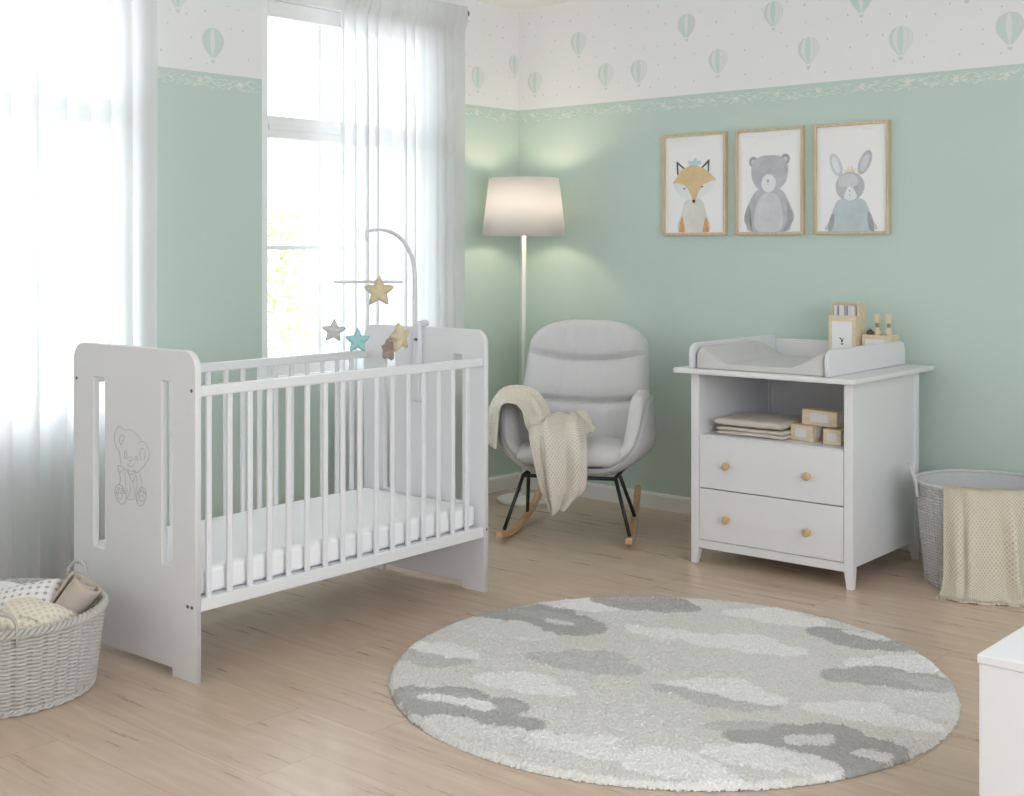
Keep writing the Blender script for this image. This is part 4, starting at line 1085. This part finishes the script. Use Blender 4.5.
fox = caption(.12)+[
 ('w_cream', sm(FX([(205, 535), (290, 535), (315, 610), (335, 725), (160, 725), (178, 610)]), 4)[:]),
 ('w_rust', FX([(160, 728), (166, 672), (182, 630), (193, 690), (198, 728)])), ('w_rust', FX([(296, 728), (302, 690), (316, 630), (331, 672), (336, 728)])),
 ('w_aqua', sm(FX([(215, 318), (218, 296), (240, 300), (255, 280), (268, 296), (288, 302), (285, 322), (250, 330)]))),
 ('w_dark', FX([(150, 380), (146, 300), (152, 298), (197, 342), (190, 348), (158, 318), (160, 378)])), ('w_dark', FX([(288, 342), (330, 296), (338, 296), (334, 378), (328, 378), (327, 318), (296, 346)])),
 ('w_pale', FX([(160, 378), (158, 318), (190, 348)])), ('w_pale', FX([(327, 378), (327, 318), (296, 346)])),
 ('w_orange', sm(FX([(128, 432), (150, 395), (165, 365), (195, 340), (240, 326), (285, 336), (325, 362), (342, 385), (372, 418), (310, 440), (280, 475), (250, 545), (222, 485), (190, 442)]), 3)),
 ('w_pale', sm(FX([(128, 434), (186, 440), (216, 480), (236, 530), (205, 528), (160, 498)]), 3)), ('w_pale', sm(FX([(372, 420), (315, 440), (284, 478), (262, 530), (292, 524), (338, 480)]), 3)),
 ('w_dark', ell(*FX([(193, 465)])[0], .022, .007)), ('w_dark', ell(*FX([(295, 457)])[0], .022, .007)), ('ink', ell(*FX([(248, 543)])[0], .028, .017))]
def ep(F, cx, cy, rx, ry, rot=0, n=26):
    c, s = math.cos(rot), math.sin(rot)
    return F([(cx+rx*math.cos(2*PI*k/n)*c-ry*math.sin(2*PI*k/n)*s, cy+rx*math.cos(2*PI*k/n)*s+ry*math.sin(2*PI*k/n)*c) for k in range(n)])
BX = lambda pts: [((x-358)/254, (y-88)/412) for x, y in pts]
bear = caption(.08)+caption(.68)+[
 ('w_grey', sm(BX([(442, 325), (525, 325), (560, 375), (582, 432), (572, 470), (548, 499), (412, 499), (390, 472), (382, 438), (404, 375)]), 4)),
 ('w_grey2', sm(BX([(400, 385), (384, 435), (392, 472), (412, 496), (418, 496), (408, 460), (410, 420)]), 4)), ('w_grey2', sm(BX([(556, 380), (579, 432), (570, 470), (548, 496), (540, 496), (553, 460), (556, 420)]), 4)),
 ('w_light', sm(BX([(455, 350), (515, 350), (538, 430), (525, 495), (438, 495), (424, 430)]), 4)),
 ('w_grey2', ell(*BX([(420, 211)])[0], .070, .052)), ('w_grey2', ell(*BX([(548, 205)])[0], .070, .052)), ('w_light', ell(*BX([(421, 213)])[0], .038, .028)), ('w_light', ell(*BX([(547, 207)])[0], .038, .028)),
 ('w_grey', sm(BX([(412, 262), (418, 215), (450, 190), (485, 187), (522, 190), (552, 212), (558, 262), (545, 305), (510, 335), (485, 340), (455, 335), (425, 305)]), 4)),
 ('w_pale', ell(*BX([(482, 301)])[0], .115, .092)), ('w_grey2', ell(*BX([(479, 291)])[0], .020, .014)), ('w_grey2', BX([(478, 296), (481, 296), (481, 308), (478, 308)])), ('w_grey2', ell(*BX([(458, 262)])[0], .011, .007)), ('w_grey2', ell(*BX([(507, 260)])[0], .011, .007))]
RX = lambda pts: [((x-212)/413, (y-88)/632) for x, y in pts]
bunny = caption(.66)+[
 ('w_light', ep(RX, 327, 320, 33, 74, -.34)), ('w_grey', ep(RX, 497, 312, 34, 76, .38)), ('w_pale', ep(RX, 326, 322, 18, 52, -.34)), ('w_light', ep(RX, 498, 314, 19, 54, .38)),
 ('w_yellow', RX([(374, 346), (396, 364), (380, 368)])), ('w_yellow', RX([(386, 364), (400, 328), (412, 364)])), ('w_yellow', RX([(408, 364), (424, 326), (434, 364)])), ('w_yellow', RX([(424, 364), (446, 340), (440, 368)])),
 ('w_blue', sm(RX([(350, 528), (478, 528), (520, 590), (548, 660), (552, 717), (278, 717), (284, 660), (312, 590)]), 4)),
 ('w_grey2', sm(RX([(308, 610), (284, 665), (280, 716), (300, 716), (318, 660)]), 3)), ('w_grey2', sm(RX([(520, 605), (546, 660), (551, 716), (530, 716), (512, 660)]), 3)),
 ('w_grey', ell(*RX([(410, 452)])[0], .208, .138)), ('w_light', ell(*RX([(400, 420)])[0], .15, .07)),
 ('w_pale', sm(RX([(408, 450), (440, 480), (450, 520), (412, 537), (375, 520), (386, 480)]), 4)),
 ('w_grey2', ell(*RX([(408, 478)])[0], .013, .007)), ('w_grey2', ell(*RX([(408, 504)])[0], .012, .005)), ('w_grey2', ell(*RX([(380, 456)])[0], .024, .005)), ('w_grey2', ell(*RX([(446, 454)])[0], .024, .005))]
art(.949, 1.309, fox, 'framed fox print in a thin wooden frame on the green wall', 'fox')
art(1.3605, 1.7145, bear, 'framed grey bear print in a thin wooden frame on the green wall', 'bear')
art(1.767, 2.123, bunny, 'framed grey rabbit print in a thin wooden frame on the green wall', 'rabbit')

# ------------------------------------------------------------------ round cloud rug
RUGX, RUGY, RUGR, RUGZ = 2.36, -2.04, .830, .017
def zc(ox, oy, s, pts): return [on_floor(ox+x/s, oy+y/s, RUGZ)[:2] for x, y in pts]
S = 3.103
LT, DK, MD, LG, SL = (246, 245, 244), (186, 185, 183), (208, 207, 205), (234, 233, 230), (195, 194, 192)
BASE = (229, 228, 222)
A_, B_, C_, D_ = (370, 580, S), (640, 580, S), (370, 670, S), (640, 670, S)
clouds = [
 (DK, zc(*A_, [(275, 112), (300, 95), (345, 97), (390, 90), (440, 80), (480, 88), (530, 78), (570, 90), (600, 88), (640, 110), (690, 125), (735, 155), (700, 170), (600, 172), (540, 160), (510, 140), (400, 122), (310, 125)])),
 (SL, zc(*A_, [(430, 92), (490, 100), (560, 100), (620, 120), (670, 138), (640, 148), (580, 132), (510, 118), (450, 105)])), (LG, zc(*A_, [(540, 122), (590, 128), (640, 143), (600, 142)])),
 (LG, zc(*A_, [(262, 142), (290, 120), (370, 120), (410, 132), (450, 128), (510, 143), (530, 160), (580, 172), (540, 184), (420, 178), (300, 160)])),
 (LT, zc(*A_, [(92, 212), (150, 193), (190, 200), (230, 193), (270, 205), (290, 218), (338, 230), (325, 250), (240, 245), (160, 228)])), (MD, zc(*A_, [(60, 225), (100, 212), (160, 230), (240, 246), (325, 251), (280, 265), (170, 272), (130, 250), (80, 245)])),
 (MD, zc(*A_, [(485, 232), (530, 226), (590, 232), (620, 218), (680, 226), (740, 224), (790, 240), (800, 262), (848, 277), (840, 296), (740, 296), (640, 282), (560, 262), (510, 252)])),
 (LT, zc(*A_, [(318, 306), (350, 290), (420, 292), (470, 284), (510, 296), (550, 298), (575, 325), (634, 345), (625, 362), (540, 355), (430, 338), (350, 325)])),
 (LT, zc(*A_, [(520, 66), (560, 54), (600, 55), (640, 50), (690, 62), (720, 75), (775, 88), (720, 98), (640, 92), (560, 82)])),
 (DK, zc(*A_, [(680, 62), (760, 48), (860, 42), (940, 55), (1000, 78), (1030, 96), (960, 100), (860, 95), (770, 88), (720, 75)])), (SL, zc(*A_, [(740, 58), (830, 52), (900, 60), (860, 72), (780, 68)])),
 (LT, zc(*B_, [(245, 102), (310, 92), (350, 95), (400, 88), (470, 100), (510, 115), (578, 132), (560, 147), (470, 140), (340, 118)])),
 (LT, zc(*B_, [(-40, 140), (30, 152), (100, 152), (160, 165), (230, 177), (262, 168), (300, 172), (350, 172), (400, 178), (430, 195), (460, 208), (518, 216), (510, 234), (400, 230), (280, 212), (130, 186), (40, 174), (-30, 160)])),
 (DK, zc(*B_, [(512, 156), (560, 148), (600, 152), (660, 160), (740, 175), (800, 190), (870, 210), (830, 222), (740, 217), (640, 207), (570, 182)])), (LG, zc(*B_, [(620, 158), (700, 166), (790, 188), (760, 192), (680, 176)])),
 (LT, zc(*B_, [(630, 256), (680, 242), (720, 246), (760, 236), (820, 235), (890, 240), (930, 278), (880, 285), (760, 270), (650, 270)])),
 (SL, zc(*B_, [(558, 297), (590, 278), (640, 280), (700, 270), (780, 275), (830, 290), (960, 310), (985, 345), (900, 347), (760, 330), (660, 318), (580, 312)])), (MD, zc(*B_, [(780, 290), (850, 296), (950, 320), (985, 350), (900, 342), (830, 318)])),
 (MD, zc(*D_, [(28, 52), (60, 44), (140, 55), (240, 75), (340, 100), (425, 112), (440, 124), (380, 128), (260, 122), (160, 95), (110, 72), (50, 66)])),
 (LT, zc(*D_, [(58, 42), (110, 32), (150, 36), (200, 25), (250, 30), (300, 28), (350, 45), (380, 70), (440, 85), (462, 100), (420, 112), (340, 100), (240, 75), (140, 54)])),
 (LT, zc(*D_, [(495, 112), (540, 100), (590, 106), (650, 96), (705, 103), (750, 104), (790, 135), (860, 145), (900, 165), (948, 182), (920, 192), (820, 180), (700, 160), (600, 140), (520, 126)])),
 (MD, zc(*D_, [(195, 170), (300, 163), (400, 166), (480, 178), (460, 200), (380, 205), (280, 195)])),
 (DK, zc(*D_, [(255, 205), (280, 190), (340, 192), (400, 195), (430, 172), (500, 176), (540, 168), (600, 170), (660, 185), (700, 210), (740, 218), (790, 232), (832, 250), (790, 285), (720, 305), (640, 322), (560, 275), (450, 240), (350, 235)])),
 (LG, zc(*D_, [(445, 216), (480, 204), (540, 208), (596, 203), (582, 238), (530, 230), (480, 236)])), (LG, zc(*D_, [(655, 262), (700, 247), (740, 258), (784, 266), (770, 281), (690, 274)])),
 (LG, zc(*D_, [(700, 70), (800, 66), (900, 75), (960, 92), (985, 120), (950, 150), (880, 135), (800, 118)])),
 (LT, zc(*D_, [(180, 246), (230, 232), (280, 240), (330, 232), (400, 238), (440, 255), (500, 260), (570, 280), (634, 320), (600, 327), (450, 310), (330, 295), (230, 272)])),
 (LT, zc(*C_, [(712, 258), (760, 244), (810, 250), (870, 240), (930, 246), (990, 252), (1035, 278), (1110, 312), (1160, 345), (1090, 348), (980, 338), (860, 318), (770, 285)])),
 (DK, zc(*C_, [(72, 66), (120, 50), (150, 56), (190, 62), (240, 54), (290, 58), (350, 72), (372, 95), (430, 88), (470, 100), (492, 115), (480, 132), (430, 136), (470, 148), (542, 165), (530, 187), (420, 177), (300, 160), (220, 155), (150, 140), (100, 100)])),
 (SL, zc(*C_, [(110, 75), (230, 70), (340, 88), (380, 108), (470, 108), (480, 124), (400, 130), (300, 118), (160, 96)])), (LT, zc(*C_, [(140, 84), (200, 78), (270, 90), (330, 95), (388, 116), (360, 130), (300, 112), (230, 100)])),
 (LT, zc(*C_, [(478, 216), (510, 195), (545, 188), (580, 205), (640, 200), (680, 212), (720, 200), (750, 204), (765, 240), (735, 278), (620, 252)])),
 (LG, zc(*C_, [(318, 192), (350, 172), (400, 178), (450, 180), (485, 190), (440, 210), (370, 212)])), (LG, zc(*C_, [(160, 155), (200, 142), (260, 148), (330, 160), (335, 185), (250, 197), (190, 177)])),
]
def scallop(pl):
    P = np.array(pl); n = len(P); ar = sum(P[i-1][0]*P[i][1]-P[i][0]*P[i-1][1] for i in range(n)); out = []
    for i in range(n):
        a, b = P[i], P[(i+1) % n]; d = b-a; nrm = np.array([d[1], -d[0]])*(1 if ar > 0 else -1)
        for k in range(7):
            t = k/7; out.append(a+d*t+nrm*.17*math.sin(PI*t))
    return np.array(out)
def rug():
    rng = np.random.default_rng(4); step = .0036; n = int(RUGR/step)
    R = [RUGR*(k/n) for k in range(n+1)]
    # square grid clipped to the circle, border verts pulled onto it
    m = n+2; ax = np.arange(-m, m+1)*step; X, Y = np.meshgrid(ax, ax, indexing='ij'); D = np.sqrt(X**2+Y**2)
    inside = D <= RUGR+step*.7
    SN = np.where(D > RUGR-step*.5, (RUGR+rng.normal(0, .0028, D.shape))/np.maximum(D, 1e-6), 1.0); X, Y = X*SN, Y*SN
    wob = np.sin(np.arctan2(Y, X)*90)*.0015
    jx = rng.normal(0, step*.22, X.shape); jy = rng.normal(0, step*.22, X.shape)
    edge = np.clip((RUGR-D)/.018, 0, 1); H = RUGZ*(1-(1-edge)**2.5)
    H = H+rng.normal(0, .0019, X.shape)*np.clip(edge+.25, 0, 1)
    WX, WY = X+RUGX, Y+RUGY
    # soft wobble of the cloud outlines
    wx = WX+rng.normal(0, .0035, X.shape); wy = WY+rng.normal(0, .0035, X.shape)
    f = lambda c: (c/255/12.92 if c/255 <= .04045 else ((c/255+.055)/1.055)**2.4)
    col = np.zeros(X.shape+(4,)); col[...] = [f(c) for c in BASE]+[1]
    lift = np.zeros(X.shape)
    for c, pl in clouds:
        P = scallop(pl); ins = np.zeros(X.shape, bool)
        lo, hi = P.min(0)-.01, P.max(0)+.01
        bb = (wx > lo[0]) & (wx < hi[0]) & (wy > lo[1]) & (wy < hi[1])
        qx, qy = wx[bb], wy[bb]; s = np.zeros(qx.shape, bool)
        for i in range(len(P)):
            x1, y1 = P[i-1]; x2, y2 = P[i]
            if y1 == y2: continue
            s ^= ((y1 > qy) != (y2 > qy)) & (qx < (x2-x1)*(qy-y1)/(y2-y1)+x1)
        ins[bb] = s
        col[ins] = [f(k) for k in c]+[1]; lift[ins] = .0022
    col[..., :3] *= rng.normal(1, .035, X.shape)[..., None]
    H = H+lift*edge
    idx = -np.ones(X.shape, int); idx[inside] = np.arange(inside.sum())
    co = np.stack([X+jx, Y+jy, np.maximum(H, .001)], -1)[inside]
    a, b, c, d = idx[:-1, :-1], idx[1:, :-1], idx[1:, 1:], idx[:-1, 1:]
    ok = (a >= 0) & (b >= 0) & (c >= 0) & (d >= 0)
    faces = np.stack([a[ok], b[ok], c[ok], d[ok]], -1)
    me = bpy.data.meshes.new('round_rug'); me.from_pydata(co.tolist(), [], faces.tolist())
    at_ = me.color_attributes.new('pile', 'FLOAT_COLOR', 'POINT'); at_.data.foreach_set('color', col[inside].astype(np.float32).ravel())
    me.materials.append(M['rug']); me.polygons.foreach_set('use_smooth', [True]*len(me.polygons)); me.update()
    o = link(bpy.data.objects.new('round_rug', me)); o.location = (RUGX, RUGY, 0)
    tag(o, 'round grey shaggy rug with white and grey cloud pattern on the wooden floor', 'rug')
rug()

# ------------------------------------------------------------------ white cabinet in the near corner
wc = thing('white_cabinet', 'low white cabinet with flat top cut off at the near edge of the floor', 'cabinet', (3.535, -2.642, 0))
obj('top_board', bx(0, .60, 0, .42, .432, .45), 'white', wc, bevel=.002)
obj('body', bx(.003, .597, .003, .417, .0, .4315), 'white', wc, bevel=.002)
